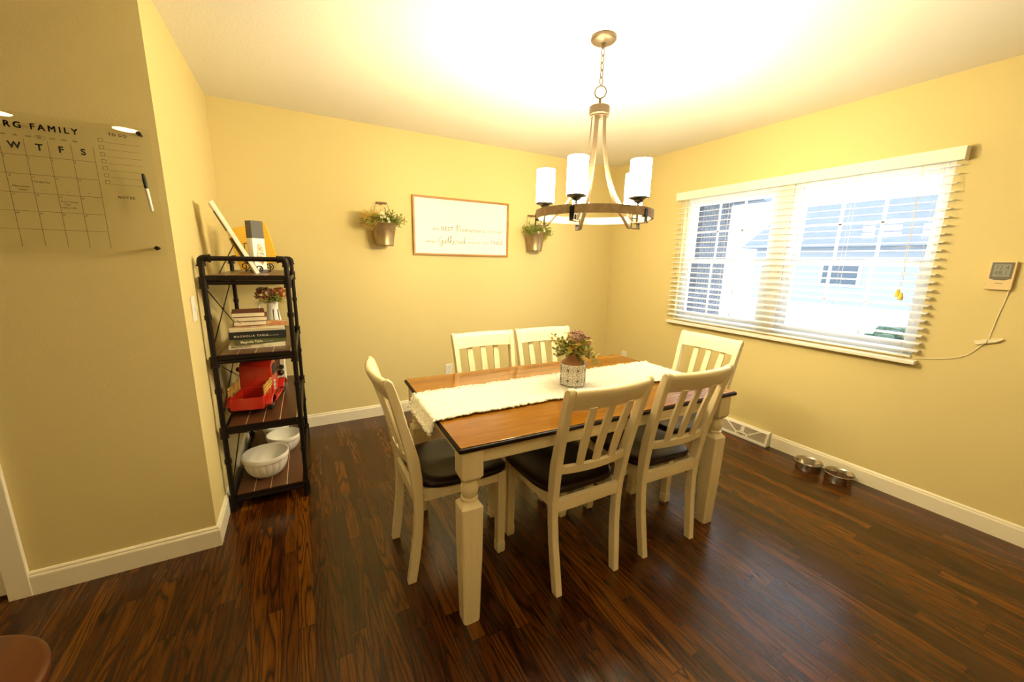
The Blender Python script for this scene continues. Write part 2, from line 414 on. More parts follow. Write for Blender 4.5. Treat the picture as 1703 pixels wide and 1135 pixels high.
# closet door and its casing
tr = MB()
tr.box(-.69, -.622, -D1-.018, -D1, 0, DZ+.068); tr.box(DX0-.068, DX0, -D1-.018, -D1, 0, DZ+.068); tr.box(DX0, DX1, -D1-.018, -D1, DZ, DZ+.068)
struct('trim_1', tr, M['trim'], bevel=.003)
dr = struct('door_1', MB().box(DX0+.004, DX1-.006, -D1+.02, -D1+.055, .012, DZ-.004), M['trim'], bevel=.002)
pn = MB()
for x0, x1 in ((-1.43, -1.15), (-1.07, -.79)):
    for z0, z1 in ((.2, .85), (1.0, 1.85)): pn.box(x0, x1, -D1+.014, -D1+.022, z0, z1)
pn.build('door_panel', M['trim'], dr, bevel=.004)
MB().ball((-1.47, -D1-.02, .95), .028, 16).cyl((-1.47, -D1+.02, .95), (-1.47, -D1-.02, .95), .01).build('door_handle', M['pewter'], dr, smooth=True)

# ------------------------------------------------------------------ window (frames, sashes, grids, panes) in the right wall
MID = -1.80
def window(name, y0, y1):
    f = MB(); x0, x1 = W+.045, W+.125
    f.box(x0, x1, y0, y0+.035, wz0, wz1); f.box(x0, x1, y1-.035, y1, wz0, wz1); f.box(x0, x1, y0+.035, y1-.035, wz0, wz0+.035); f.box(x0, x1, y0+.035, y1-.035, wz1-.03, wz1)
    w = struct(name, f, M['vinyl'], bevel=.003)
    zm = 1.435
    for k, (za, zb, xx) in enumerate(((wz0+.035, zm+.02, x0+.008), (zm-.02, wz1-.03, x0+.04))):
        s = MB(); a, b = y0+.035, y1-.035; t = .032
        s.box(xx, xx+.03, a, a+t, za, zb); s.box(xx, xx+.03, b-t, b, za, zb); s.box(xx, xx+.03, a+t, b-t, za, za+.038); s.box(xx, xx+.03, a+t, b-t, zb-.034, zb)
        so = s.build('sash', M['vinyl'], w, bevel=.003)
        MB().box(xx+.013, xx+.017, a+t, b-t, za+.038, zb-.034).build('pane', M['glass'], so)
        g = MB(); wd = (b-a-2*t)
        for q in (1, 2):
            yy = a+t+wd*q/3; g.box(xx+.006, xx+.0125, yy-.009, yy+.009, za+.038, zb-.034)
        zz = (za+.038+zb-.034)/2; g.box(xx+.006, xx+.0125, a+t, b-t, zz-.008, zz+.008)
        g.build('muntin', M['vinyl'], so)
    return w
window('window_1', MID+.0475, wy1); window('window_2', wy0, MID-.0475)
mu = MB(); mu.box(W+.03, W+.125, MID-.047, MID+.047, wz0, wz1)
struct('trim_2', mu, M['trim'], bevel=.003)
st = MB(); st.box(W-.02, W+.045, wy0+.001, wy1-.001, wz0-.002, wz0+.008)                        # stool inside the opening
struct('trim_3', st, M['trim'], bevel=.003)

# wide white wooden blind hung in front of the opening
BY0, BY1 = -2.695, -.905
bl = thing('window_blind', 'wide white slatted blind hanging over the double window, slats open', 'blind', (W-.03, (BY0+BY1)/2, .845))
def bl_local(mb_o):
    mb_o.parent = bl; mb_o.matrix_parent_inverse = Matrix.Translation(bl.location).inverted(); return mb_o
v = MB(); v.box(W-.066, W-.056, BY0-.008, BY1+.008, 1.975, 2.045); v.box(W-.056, W-.001, BY0-.008, BY0+.002, 1.975, 2.045); v.box(W-.056, W-.001, BY1-.002, BY1+.008, 1.975, 2.045)
bl_local(v.build('valance', M['white_plastic'], bevel=.003))
v = MB(); v.box(W-.053, W-.006, BY0+.006, BY1-.006, 1.99, 2.03); bl_local(v.build('headrail', M['slat']))
s = MB(); z = 1.955; nsl = 0
while z > .905:
    prof = []
    for k in range(5):
        u = -1+k/2; prof.append((W-.030+.0245*u, z + .0012*(1-u*u) + .0024*u))
    low = [(a, b-.0036) for a, b in reversed(prof)]
    s.prism([(a, b) for a, b in prof+low], 'y', BY0+.004, BY1-.004)
    z -= .0445; nsl += 1
# prism 'y' maps (u,v)->(x, y, z)
bl_local(s.build('slats', M['slat']))
v = MB(); v.box(W-.056, W-.005, BY0+.004, BY1-.004, .848, .872); bl_local(v.build('bottom_rail', M['white_plastic'], bevel=.004))
c = MB()
for yy in (-1.0, -1.42, -1.84, -2.24, -2.62):
    for xx in (W-.0565, W-.0035): c.tube([(xx, yy, 1.99), (xx, yy, .87)], .0009, 5)
bl_local(c.build('ladder_cord', M['cord']))
c = MB(); c.tube([(W-.070, -2.545, 1.985), (W-.069, -2.552, 1.6), (W-.068, -2.56, 1.275)], .0013, 6)
c.tube([(W-.072, -2.553, 1.985), (W-.070, -2.560, 1.6), (W-.068, -2.567, 1.275)], .0013, 6)
pc = bl_local(c.build('pull_cord', M['cord']))
t = MB()
for yy, zz in ((-2.556, 1.262), (-2.572, 1.244)):
    t.lathe([(.003, .022), (.009, .014), (.012, -.004), (.013, -.020), (.010, -.024)], 12, (W-.068, yy, zz), cap=True)
to = t.build('tassel', M['tassel'], smooth=True); bl_local(to)
c = MB(); c.tube([(W-.066, -.985, 1.985), (W-.066, -.99, 1.32)], .0013, 6); bl_local(c.build('tilt_cord', M['cord']))
t = MB().lathe([(.003, .02), (.008, .012), (.011, -.012), (.008, -.016)], 12, (W-.066, -.99, 1.305), cap=True); bl_local(t.build('tassel', M['tassel'], smooth=True))

# ------------------------------------------------------------------ outside the window
ext = MB(); ext.box(W+.14, 60, -60, 60, -.5, -.4)
struct('ground_outside', ext, mat('pale_concrete', (.68,.70,.70), .9, var=.12, vscale=.8))
lawn = MB(); lawn.box(9.5, 16, -40, 60, -.4, -.36)
struct('ground_lawn', lawn, mat('winter_lawn', (.16,.20,.13), .95, var=.2, vscale=2))
pr_ = thing('porch_pillar', 'grey brick porch pillar seen through the left part of the window', 'pillar', (5.55, .98, -.4))
MB().box(-.3, .3, -.95, .42, 0, 2.75).build('brick_shaft', M['brick'], pr_)
MB().box(-.34, .34, -1.0, .46, 2.75, 2.83).build('cap', M['vinyl'], pr_)
so = MB(); so.box(W+.141, 6.2, -.30, 3.2, 2.44, 2.6); so.box(6.0, 6.2, -.30, 3.2, 2.27, 2.44)
tag(so.build('porch_roof', mat('soffit_paint', (.12,.13,.15), .8)), 'porch soffit above the brick pillar outside the window', 'roof')
hs = thing('neighbour_house', 'pale single-storey house across the street, seen through the right part of the window', 'house', (24, -1.0, -.4))
MB().box(0, 8, -10, 11, 0, 2.9).build('house_wall', mat('house_siding', (.20,.205,.21), .8), hs)
rf = MB(); rf.prism([(-.7, 2.8), (4, 5.4), (8.7, 2.8)], 'y', -10.6, 11.6); rf.build('roof', mat('roof_shingle', (.085,.09,.10), .9, var=.2, vscale=2), hs)
for i, y in enumerate((-6.5, -2.2, 2.3, 6.8)):
    f = MB().box(-.06, 0, y-.85, y+.85, .9, 2.2).build('window_frame', M['vinyl'], hs)
    MB().box(-.08, -.05, y-.72, y+.72, 1.02, 2.08).build('window_glass', mat('dark_house_glass', (.03,.04,.05), .2), f)
def shrub(name, loc, r, h, label, seed):
    rnd = random.Random(seed); mb = MB()
    for i in range(170):
        a = rnd.random()*2*PI; b = rnd.random(); rr = r*math.sqrt(rnd.random())*.85; zz = h*(.12+.8*b*(1-(rr/r)**2*.4))
        mb.ball((rr*math.cos(a), rr*math.sin(a), zz), r*.16*(.6+rnd.random()*.7), 6, (1,1,.7))
    mb.cyl((0,0,0), (0,0,h*.4), .03, 6)
    o = mb.build(name, M['shrub']); o.location = loc; tag(o, label, 'shrub')
shrub('shrub', (10.5, -1.0, -.4), .95, .85, 'dark green shrub on the lawn seen through the right part of the window', 3)
shrub('shrub', (7.6, 1.05, -.4), .45, .75, 'low green shrub beside the brick pillar seen through the left part of the window', 5)

# ------------------------------------------------------------------ dining table
TX, TY, TA = 1.6486, -1.9124, -.0291
tb = thing('dining_table', 'rectangular dining table with brown stained top and turned cream legs', 'table', (TX, TY, 0), TA)
L2, W2, TH = .755, .445, .765
o = MB().box(-L2, L2, -W2, W2, TH-.022, TH-.004).build('top_edge', M['tabledge'], tb, bevel=.006)
o['label'] = 'dark edge of the tabletop'
MB().box(-L2+.007, L2-.007, -W2+.007, W2-.007, TH-.004, TH).build('tabletop', M['tabletop'], tb, bevel=.0015)
def octring(h, z, ch=0.0, r=None):
    """square ring of half width h with chamfer ch"""
    c = h-ch
    return [(h, -c, z), (h, c, z), (c, h, z), (-c, h, z), (-h, c, z), (-h, -c, z), (-c, -h, z), (c, -h, z)]
def roundring(r, z, n=8): 
    return [(r*math.cos(a), r*math.sin(a), z) for a in [R_(-22.5+45*i) for i in range(n)]]
def table_leg():
    mb = MB()
    # square block under the top, shoulders rounded in
    mb.rings([octring(.041, TH-.023, .003), octring(.041, .634, .003), octring(.037, .622, .010), octring(.031, .6165, .012)])
    mb.lathe([(.026, .617), (.031, .614), (.031, .609), (.024, .606), (.028, .598), (.0325, .585), (.034, .573), (.0325, .560), (.028, .549), (.024, .543), (.033, .540), (.033, .534), (.028, .530)], 24, cap=True)
    mb.rings([octring(.024, .530, .011), octring(.0415, .508, .004), octring(.0415, .490, .004), octring(.040, .30, .006), octring(.033, .002, .008), octring(.032, 0, .009)])
    return mb
for sx in (-1, 1):
    for sy in (-1, 1):
        l = table_leg().build('leg', M['cream'], tb, smooth=True, ang=30); l.location = (sx*(L2-.058), sy*(W2-.058), 0)
for sy in (-1, 1):
    a = MB(); y = sy*(W2-.052)
    a.box(-L2+.10, L2-.10, y-.009, y+.009, .676, TH-.023); a.box(-L2+.10, L2-.10, y-.014, y+.014, .676, .688)
    a.build('apron', M['cream_x'], tb, bevel=.002)
for sx in (-1, 1):
    a = MB(); x = sx*(L2-.052)
    a.box(x-.009, x+.009, -W2+.10, W2-.10, .676, TH-.023); a.box(x-.014, x+.014, -W2+.10, W2-.10, .676, .688)
    a.build('apron', M['cream'], tb, bevel=.002)

# ------------------------------------------------------------------ dining chairs
REAR = [(0,0), (.016,.127), (.030,.236), (.036,.345), (.034,.428), (.023,.511), (.010,.600), (-.006,.680), (-.023,.753), (-.044,.840), (-.058,.895), (-.068,.930), (-.066,.944)]
FRNT = [(.038,0), (.057,.127), (.069,.236), (.074,.345), (.074,.428), (.070,.511), (.058,.600), (.036,.683), (.014,.760), (-.006,.845), (-.024,.905), (-.036,.940), (-.050,.953)]
def lerp(pts, z):
    for (a, za), (b, zb) in zip(pts[:-1], pts[1:]):
        if za <= z <= zb: t = (z-za)/(zb-za); return a+(b-a)*t
    return pts[-1][0] if z > pts[-1][1] else pts[0][0]
def stile_x(z): return .160 + .039*min(1, z/.95)       # centre of the stile
def make_chair():
    t = thing('dining_chair', 'x', 'chair')
    n = 26
    for sx in (-1, 1):
        mb = MB(); rs = []
        for i in range(len(REAR)):
            (yr, zr), (yf, zf) = REAR[i], FRNT[i]
            x = sx*stile_x((zr+zf)/2); hw = .0155 if i < len(REAR)-1 else .0145
            rs.append([(x-hw, yr, zr), (x+hw, yr, zr), (x+hw, yf, zf), (x-hw, yf, zf)])
        # rounded scroll at the top
        rs.append([(sx*stile_x(.95)-.012, -.060, .951), (sx*stile_x(.95)+.012, -.060, .951), (sx*stile_x(.95)+.012, -.055, .9545), (sx*stile_x(.95)-.012, -.055, .9545)])
        mb.rings(rs)
        o = mb.build('rear_leg', M['cream'], t, bevel=.005, seg=3, smooth=True, ang=50)
        # front leg with a small collared foot
        mb = MB(); x, y = sx*.166, .450
        def sq(h, z): return [(x-h, y-h, z), (x+h, y-h, z), (x+h, y+h, z), (x-h, y+h, z)]
        mb.rings([sq(.0175, 0), sq(.0205, .012), sq(.0205, .055), sq(.0185, .058), sq(.0185, .062), sq(.0205, .300), sq(.0205, .4345)])
        mb.build('front_leg', M['cream'], t, bevel=.002)
    # crest rail: bowed in plan, rolled top
    def bow(u): return -.026*(1-u*u)
    mb = MB(); rs = []
    for i in range(n+1):
        u = -1+2*i/n; x = u*(stile_x(.9)-.012); b = bow(u); ring = []
        for y, z in ((-.010,.862), (-.022,.895), (-.031,.925), (-.038,.941), (-.050,.9495), (-.062,.947), (-.069,.938), (-.067,.925), (-.058,.905), (-.046,.880), (-.036,.860)):
            ring.append((x, y+b-.004, z))
        rs.append(ring)
    mb.rings(rs); mb.build('crest_rail', M['cream_x'], t, smooth=True, ang=50)
    # lower back rail
    def rail(z0, z1, th, bw, name, hx, yo=0):
        mb = MB(); rs = []
        for i in range(n+1):
            u = -1+2*i/n; x = u*hx; b = bw*(1-u*u)
            y0, y1 = (lerp(REAR, z0)+lerp(FRNT, z0))/2+yo, (lerp(REAR, z1)+lerp(FRNT, z1))/2+yo
            rs.append([(x, y0-th+b, z0), (x, y0+th+b, z0), (x, y1+th+b, z1), (x, y1-th+b, z1)])
        mb.rings(rs); return mb.build(name, M['cream_x'], t, bevel=.002)
    rail(.560, .597, .010, -.022, 'lower_rail', stile_x(.58)-.012)
    rail(.378, .437, .010, 0, 'seat_rail', stile_x(.4)-.012, -.004)
    for k in (-1, 0, 1):
        mb = MB(); rs = []
        for i in range(9):
            z = .585+(.868-.585)*i/8; s = i/8
            y = (1-s)*((lerp(REAR,.585)+lerp(FRNT,.585))/2-.020) + s*((lerp(REAR,.868)+lerp(FRNT,.868))/2-.030) + .004*math.sin(PI*s)
            x = k*(.083+.010*s); hw = .0165+.003*math.sin(PI*s)
            rs.append([(x-hw, y-.006, z), (x+hw, y-.006, z), (x+hw, y+.006, z), (x-hw, y+.006, z)])
        mb.rings(rs); mb.build('back_slat', M['cream'], t, bevel=.002)
    # seat aprons
    mb = MB()
    for sx in (-1, 1):
        mb.quadbox([(sx*.166-.009, .070, .385), (sx*.166+.009, .070, .385), (sx*.170+.009, .435, .385), (sx*.170-.009, .435, .385)], [(sx*.166-.009, .070, .4415), (sx*.166+.009, .070, .4415), (sx*.170+.009, .435, .4415), (sx*.170-.009, .435, .4415)])
    mb.box(-.15, .15, .446, .464, .385, .4415)
    mb.build('apron', M['cream_x'], t, bevel=.0015)
    # saddle seat
    def outline(a):
        ca, sa = math.cos(a), math.sin(a); e = 2/5.0
        x = math.copysign(abs(ca)**e, ca); y = math.copysign(abs(sa)**e, sa)
        w = .212 + .006*y
        return x*w*(1-.10*max(0, -y)**2), .273+y*.215
    mb = MB(); N = 56; rs = []
    for f, zz in ((.0, .4425), (.97, .4425), (1.0, .450), (1.0, .462), (.975, .4705), (.92, .4735), (.75, .470), (.5, .4655), (.25, .464), (.02, .4645)):
        if f == 0: f = .02
        ring = []
        for i in range(N):
            x, y = outline(2*PI*i/N); x *= f; y = .273+(y-.273)*f
            z = zz
            if zz > .463 and f < .9: z += .006*math.exp(-(x/.04)**2)*(1 if y > .3 else 0.3)
            ring.append((x, y, z))
        rs.append(ring)
    mb.rings(rs); mb.build('seat', M['seat'], t, smooth=True, ang=60)
    return t
ch0 = make_chair()
index_children(ch0)
GR = None
chairs = [
    ((.763, -1.84, 0), -PI/2, 'white and dark brown dining chair at the left end of the table, turned sideways'),
    ((1.475, -2.373, 0), R_(-.5), 'dining chair on the near side of the table, left one, its back to the viewer'),
    ((1.977, -2.388, 0), R_(-2.5), 'dining chair on the near side of the table, right one beside the window end'),
    ((1.464, -1.300, 0), PI, 'dining chair on the wall side of the table, below the framed sign'),
    ((1.915, -1.305, 0), PI-R_(3), 'dining chair on the wall side of the table, right behind the potted flowers'),
    ((2.735, -1.93, 0), PI/2, 'dining chair at the window end of the table, facing the camera side'),
]
for i, (loc, rz, lab) in enumerate(chairs):
    c = ch0 if i == 0 else copy_tree(ch0)
    c.location = loc; c.rotation_euler = (0, 0, rz); tag(c, lab, 'chair', 'dining chairs around the table')

# ------------------------------------------------------------------ table runner
def runner():
    rnd = random.Random(11); bm = bmesh.new()
    nx, ny = 330, 60; hw = .168
    Ltop = L2                      # table half length; hangs over both ends
    over = .052
    tot = 2*(Ltop+over)
    rows = []
    for i in range(nx+1):
        s = -tot/2 + tot*i/nx
        row = []
        e0 = -hw + .009*noise.noise(Vector((s*16, 3, 0))) + .0055*noise.noise(Vector((s*65, 9, 0))); e1 = hw + .007*noise.noise(Vector((s*16, 31, 0))) + .0055*noise.noise(Vector((s*65, 19, 0)))
        for j in range(ny+1):
            t = j/ny; y = e0+(e1-e0)*t
            edge = min(t, 1-t)
            h = .0055 + .0040*noise.noise(Vector((s*70, y*70, 1))) + .0018*noise.noise(Vector((s*160, y*160, 5)))
            h += .0030*max(0, math.sin(y*2*PI/.042))*(1 if noise.noise(Vector((s*9, round(y/.042)*7, 2))) > -.1 else .25)
            h += .004*max(0, 1-edge/.04)*(.6+.8*abs(noise.noise(Vector((s*90, j, 2)))))
            h = max(h, .0022)
            # wrap round table end
            rb = .012; d = abs(s)-(Ltop-.002)
            sg = 1 if s > 0 else -1
            if d <= 0: x, z = s, h
            elif d < rb*PI/2:
                a = d/rb; x = sg*(Ltop-.002+(rb+h)*math.sin(a)); z = -rb+(rb+h)*math.cos(a)
            else:
                dd = d-rb*PI/2; x = sg*(Ltop-.002+rb+h+dd*.45); z = -rb-dd*.9
            row.append(bm.verts.new((x, y, z)))
        rows.append(row)
    for a, b in zip(rows[:-1], rows[1:]):
        for j in range(ny): bm.faces.new((a[j], a[j+1], b[j+1], b[j]))
    # backing 1.5 mm under
    mb = MB(); mb.bm.free(); mb.bm = bm
    # tufts along the rims
    def tuft(p, d, r):
        mb.ball((p[0]+d[0], p[1]+d[1], p[2]+d[2]), r, 6, (1.3, 1, .8))
    for i in range(0, nx+1):
        for row_j, sg in ((0, -1), (ny, 1)):
            p = rows[i][row_j].co
            tuft(p, (rnd.uniform(-.003,.003), sg*rnd.uniform(-.002,.0055), rnd.uniform(-.0005,.001)), rnd.uniform(.0036,.0068))
    for j in range(0, ny+1):
        for ri, sg in ((0, -1), (nx, 1)):
            p = rows[ri][j].co
            for q in range(2): tuft(p, (sg*rnd.uniform(0,.003), rnd.uniform(-.003,.003), -rnd.uniform(0,.010)), rnd.uniform(.004,.0075))
    return mb
o = runner().build('table_runner', M['fleece'], smooth=True, ang=180)
o.location = (TX, TY, TH+.0003); o.rotation_euler = (0, 0, TA+R_(.9)); 
tag(o, 'white fluffy woven table runner lying along the dining table and hanging over its ends', 'table runner')

# ------------------------------------------------------------------ plants
def leaf(mb, p, d, up, L, w):
    """a small pointed, folded leaf with four faces"""
    p = Vector(p); d = Vector(d).normalized(); s = d.cross(Vector(up))
    if s.length < 1e-4: s = d.orthogonal()
    s.normalize(); u = s.cross(d)
    bm = mb.bm
    a = bm.verts.new(p); b = bm.verts.new(p+d*L*.45+s*w); c = bm.verts.new(p+d*L*.5-u*w*.35); e = bm.verts.new(p+d*L*.45-s*w); f = bm.verts.new(p+d*L-u*w*.2)
    for q in ((a, c, b), (a, e, c), (b, c, f), (c, e, f)): bm.faces.new(q)
def sprig(mb, rnd, p, d, L, n, lw, ll, droop=.3, stem=.0012):
    p = Vector(p); d = Vector(d).normalized(); pts = [p.copy()]
    for i in range(6):
        d = (d + Vector((rnd.uniform(-.12,.12), rnd.uniform(-.12,.12), -droop*.12+rnd.uniform(-.06,.06)))).normalized(); pts.append(pts[-1]+d*L/6)
    mb.tube(pts, stem, 4)
    for i in range(n):
        t = (i+.8)/n*5.99; k = int(t); q = pts[k].lerp(pts[min(k+1, 6)], t-k)
        ax = (pts[min(k+1, 6)]-pts[max(0, k-1)]).normalized()
        s = Vector((rnd.uniform(-1,1), rnd.uniform(-1,1), rnd.uniform(-.6,1))); s = (s - ax*s.dot(ax)*.6).normalized()
        leaf(mb, q, (s+ax*.7), (rnd.uniform(-.4,.4), rnd.uniform(-.4,.4), 1), ll*rnd.uniform(.7,1.2), lw*rnd.uniform(.7,1.2))
    return pts[-1]
def floret_cluster(mb, rnd, c, r, n, s):
    for i in range(n):
        v = Vector((rnd.gauss(0,1), rnd.gauss(0,1), rnd.gauss(0,1))).normalized()*r*rnd.uniform(.75,1.05)
        if v.z < -r*.5: v.z *= -1
        q = Vector(c)+v
        for k in range(4):
            a = 2*PI*k/4+rnd.random(); dd = Vector((math.cos(a), math.sin(a), rnd.uniform(-.2,.4)))
            leaf(mb, q, dd+v.normalized()*.4, v, s, s*.45)

# pot of flowers on the table
vx, vy, vz = 1.667, -1.934, TH+.0115
vs_ = thing('flower_vase', 'white vase with black petal pattern and brown neck holding flowers, on the table runner', 'vase', (vx, vy, vz))
MB().lathe([(.001,0), (.058,0), (.0635,.003), (.065,.010), (.065,.115), (.063,.119)], 48).build('body', M['stoneware'], vs_, smooth=True)
MB().lathe([(.0655,.114), (.063,.121), (.052,.130), (.040,.138), (.033,.147), (.0295,.160), (.0305,.176), (.0275,.177), (.0265,.160), (.0265,.11)], 40).build('neck', M['terracotta'], vs_, smooth=True)
# petal pattern: line loops wrapped round the body
pt = MB(); rr = .0653
cell = 2*PI/8
for row, zc in enumerate((.086, .031)):
    for k in range(8):
        a0 = k*cell+.515
        for q in range(6):
            th = q*PI/3+.3; loop = []
            for i in range(14):
                u = 2*PI*i/14; lx = .0128+.0120*math.cos(u); ly = .0052*math.sin(u)
                X = (lx*math.cos(th)-ly*math.sin(th)); Z = (lx*math.sin(th)+ly*math.cos(th))
                ang = a0+X/rr; loop.append((rr*math.cos(ang), rr*math.sin(ang), zc+Z))
            pt.tube(loop, .00075, 4, closed=True)
        a = a0+cell/2; pt.tube([(rr*math.cos(a), rr*math.sin(a), zc-.027), (rr*math.cos(a), rr*math.sin(a), zc+.027)], .0006, 4)
for zc in (.0585, .114, .004): pt.tube([(rr*math.cos(2*PI*i/48), rr*math.sin(2*PI*i/48), zc) for i in range(48)], .0005, 4, closed=True)
pt.build('petal_pattern', M['ink'], vs_)
rnd = random.Random(21)
g1 = MB(); g2 = MB()
for i in range(58):
    a = rnd.random()*2*PI; e = rnd.uniform(.15, 1.7)
    tgt = g2 if i % 5 < 2 else g1
    sprig(tgt, rnd, (0.010*math.cos(a), .010*math.sin(a), .165), (math.cos(a)*1.1, math.sin(a)*1.1, e), rnd.uniform(.06,.115), 15, .0085, .022, .5)
sprig(g2, rnd, (-.01,0,.17), (-.95,.35,.75), .15, 18, .007, .019, .2); sprig(g2, rnd, (-.01,0,.17), (-.75,.35,1.0), .15, 16, .007, .018, .1); sprig(g1, rnd, (.01,0,.17), (.75,-.6,.25), .135, 22, .007, .019, 1.6); sprig(g1, rnd, (.01,0,.17), (.8,-.5,.05), .14, 22, .007, .019, 1.8); sprig(g1, rnd, (.01,0,.17), (.85,-.3,.15), .15, 22, .006, .017, 1.6)
sprig(g1, rnd, (.0,-.01,.17), (-.05,-.5,.2), .085, 16, .009, .021, 3.0)
g1.build('foliage', M['leaf'], vs_); g2.build('foliage', M['leaf_gold'], vs_)['label'] = 'yellowish leaves'
fl = MB(); floret_cluster(fl, rnd, (0.015, 0, .238), .044, 120, .012); floret_cluster(fl, rnd, (.050, -.015, .222), .034, 80, .011); floret_cluster(fl, rnd, (-.012,-.01,.240), .028, 40, .010)
fl.build('blossom', M['mauve'], vs_)
fl = MB()
for i in range(16):
    c = (rnd.uniform(-.065,.035), rnd.uniform(-.062,-.03), .205+rnd.uniform(-.018,.022))
    for k in range(6):
        a = 2*PI*k/6; leaf(fl, c, (math.cos(a), -.5, math.sin(a)), (0,-1,.3), .015, .008)
o = fl.build('petals', M['leaf_dry'], vs_); o['label'] = 'amber coloured petals'

# wall buckets
def bucket(loc, label, seed, flip):
    t = thing('wall_bucket', label, 'hanging bucket', loc, 0, 'metal buckets of greenery on the wall')
    prof = [(.001,0), (.066,0), (.068,.003), (.070,.012), (.0685,.016), (.094,.168), (.098,.172), (.099,.178), (.095,.180), (.091,.172), (.066,.01), (.001,.008)]
    MB().lathe(prof, 40).build('pail', M['galv'], t, smooth=True, ang=50)
    h = MB(); n = 14
    pts = []
    for i in range(n+1):
        u = -1+2*i/n; pts.append((u*.088 if abs(u) > .55 else u*.07, .052*(1-u*u)**.5*1.0, .172+.175*min(1, (1-abs(u))*1.9)))
    pts = [(-.094, 0, .165), (-.086, .02, .21), (-.060, .060, .29), (-.044, .078, .345), (.044, .078, .345), (.060, .060, .29), (.086, .02, .21), (.094, 0, .165)]
    h.tube(pts, .0018, 6); hb = h.build('bail_handle', M['wire'], t)
    MB().tube([(-.042,.078,.345), (0,.078,.345), (.042,.078,.345)], [.008,.0095,.008], 12).build('wooden_grip', M['grip'], hb, smooth=True)
    rnd = random.Random(seed); g = MB(); gd = MB()
    for i in range(80):
        a = rnd.random()*2*PI; o = Vector((rnd.uniform(-.07,.07), rnd.uniform(-.055,.02), .165))
        d = Vector((o.x*14+rnd.uniform(-.5,.5), -abs(rnd.gauss(0,.5))+.1, rnd.uniform(.35,1.2)))
        e = sprig(g, rnd, o, d, rnd.uniform(.07,.135), 15, .0058, .021, 1.1)
    sd = -1 if not flip else 1
    for i in range(620):
        o = Vector((sd*rnd.uniform(.02,.15), rnd.uniform(-.07,.03), .16+rnd.uniform(0,.09)))
        if flip: o = Vector((rnd.uniform(.02,.10), rnd.uniform(-.06,.02), .15+rnd.uniform(-.03,.07)))
        d = Vector((sd*rnd.uniform(.3,1), rnd.uniform(-.6,.1), rnd.uniform(-.75,.65)))
        leaf(gd, o, d, (0,-1,.2), rnd.uniform(.035,.075) * (.6 if flip else 1), .0016)
    g.build('foliage', M['leaf'], t); gd.build('grass_tufts', M['leaf_dry'] if not flip else M['leaf_gold'], t)
    for i in range(9):
        fm = MB(); c = Vector((rnd.uniform(-.06,.055), rnd.uniform(-.095,-.05), .195+rnd.uniform(-.02,.06)))
        if flip and i > 3: break
        for k in range(6):
            a = 2*PI*k/6+i; leaf(fm, c, (math.cos(a), -.5, math.sin(a)), (0,-1,.2), .015, .0075)
        fm.ball((c.x, c.y-.004, c.z), .004, 6)
        fm.build('flower', M['petal'], t)
    return t
bucket((1.098, -.108, 1.502), 'rusty metal bucket of greenery and white flowers hung left of the framed sign', 31, False)
bucket((2.545, -.108, 1.502), 'rusty metal bucket of greenery hung right of the framed sign, behind the chandelier', 47, True)
for i, (x, lab) in enumerate(((1.098, 'wall hook carrying the bucket left of the framed sign'), (2.545, 'wall hook carrying the bucket right of the framed sign'))):
    o = MB().tube([(0,0,0), (0,-.028,0), (0,-.032,.006), (0,-.032,.014)], .002, 6).build('wall_hook', M['wire']); o.location = (x, 0, 1.8352); tag(o, lab, 'hook', 'hooks for the wall buckets')

# ------------------------------------------------------------------ framed sign
sg = thing('wall_sign', 'white wooden sign with thin honey-coloured frame and grey lettering on the back wall', 'sign', ((1.356+2.29)/2, 0, 1.44))
sx0, sx1, sz0, sz1 = -.4665, .4665, 0, .502
MB().box(sx0+.008, sx1-.008, -.013, -.001, sz0+.008, sz1-.008).build('panel', M['signboard'], sg)
fr = MB(); fw = .016
fr.box(sx0, sx0+fw, -.028, 0, sz0, sz1); fr.box(sx1-fw, sx1, -.028, 0, sz0, sz1); fr.box(sx0+fw, sx1-fw, -.028, 0, sz0, sz0+fw); fr.box(sx0+fw, sx1-fw, -.028, 0, sz1-fw, sz1)
fr.build('frame', M['signframe'], sg, bevel=.0015)
def sgT(x, z): return Tfront(x-1.823, -.0135, z-1.44)
text_mesh([('the', .040, sgT(1.533, 1.658), 'LEFT', 0, 1.15), ('BEST', .050, sgT(1.612, 1.658), 'LEFT', .004, 1.1), ('are made', .033, sgT(2.068, 1.664), 'LEFT', 0, 1.25)], 'printed_first_line', M['ink_grey'], sg, .0004)
text_mesh([('when', .037, sgT(1.472, 1.548), 'LEFT', .004, 1.12), ('around', .036, sgT(1.869, 1.552), 'LEFT', 0, 1.16), ('the', .036, sgT(2.022, 1.554), 'LEFT', 0, 1.12), ('TABLE', .046, sgT(2.102, 1.556), 'LEFT', .002, 1.03)], 'printed_second_line', M['ink_grey'], sg, .0004)
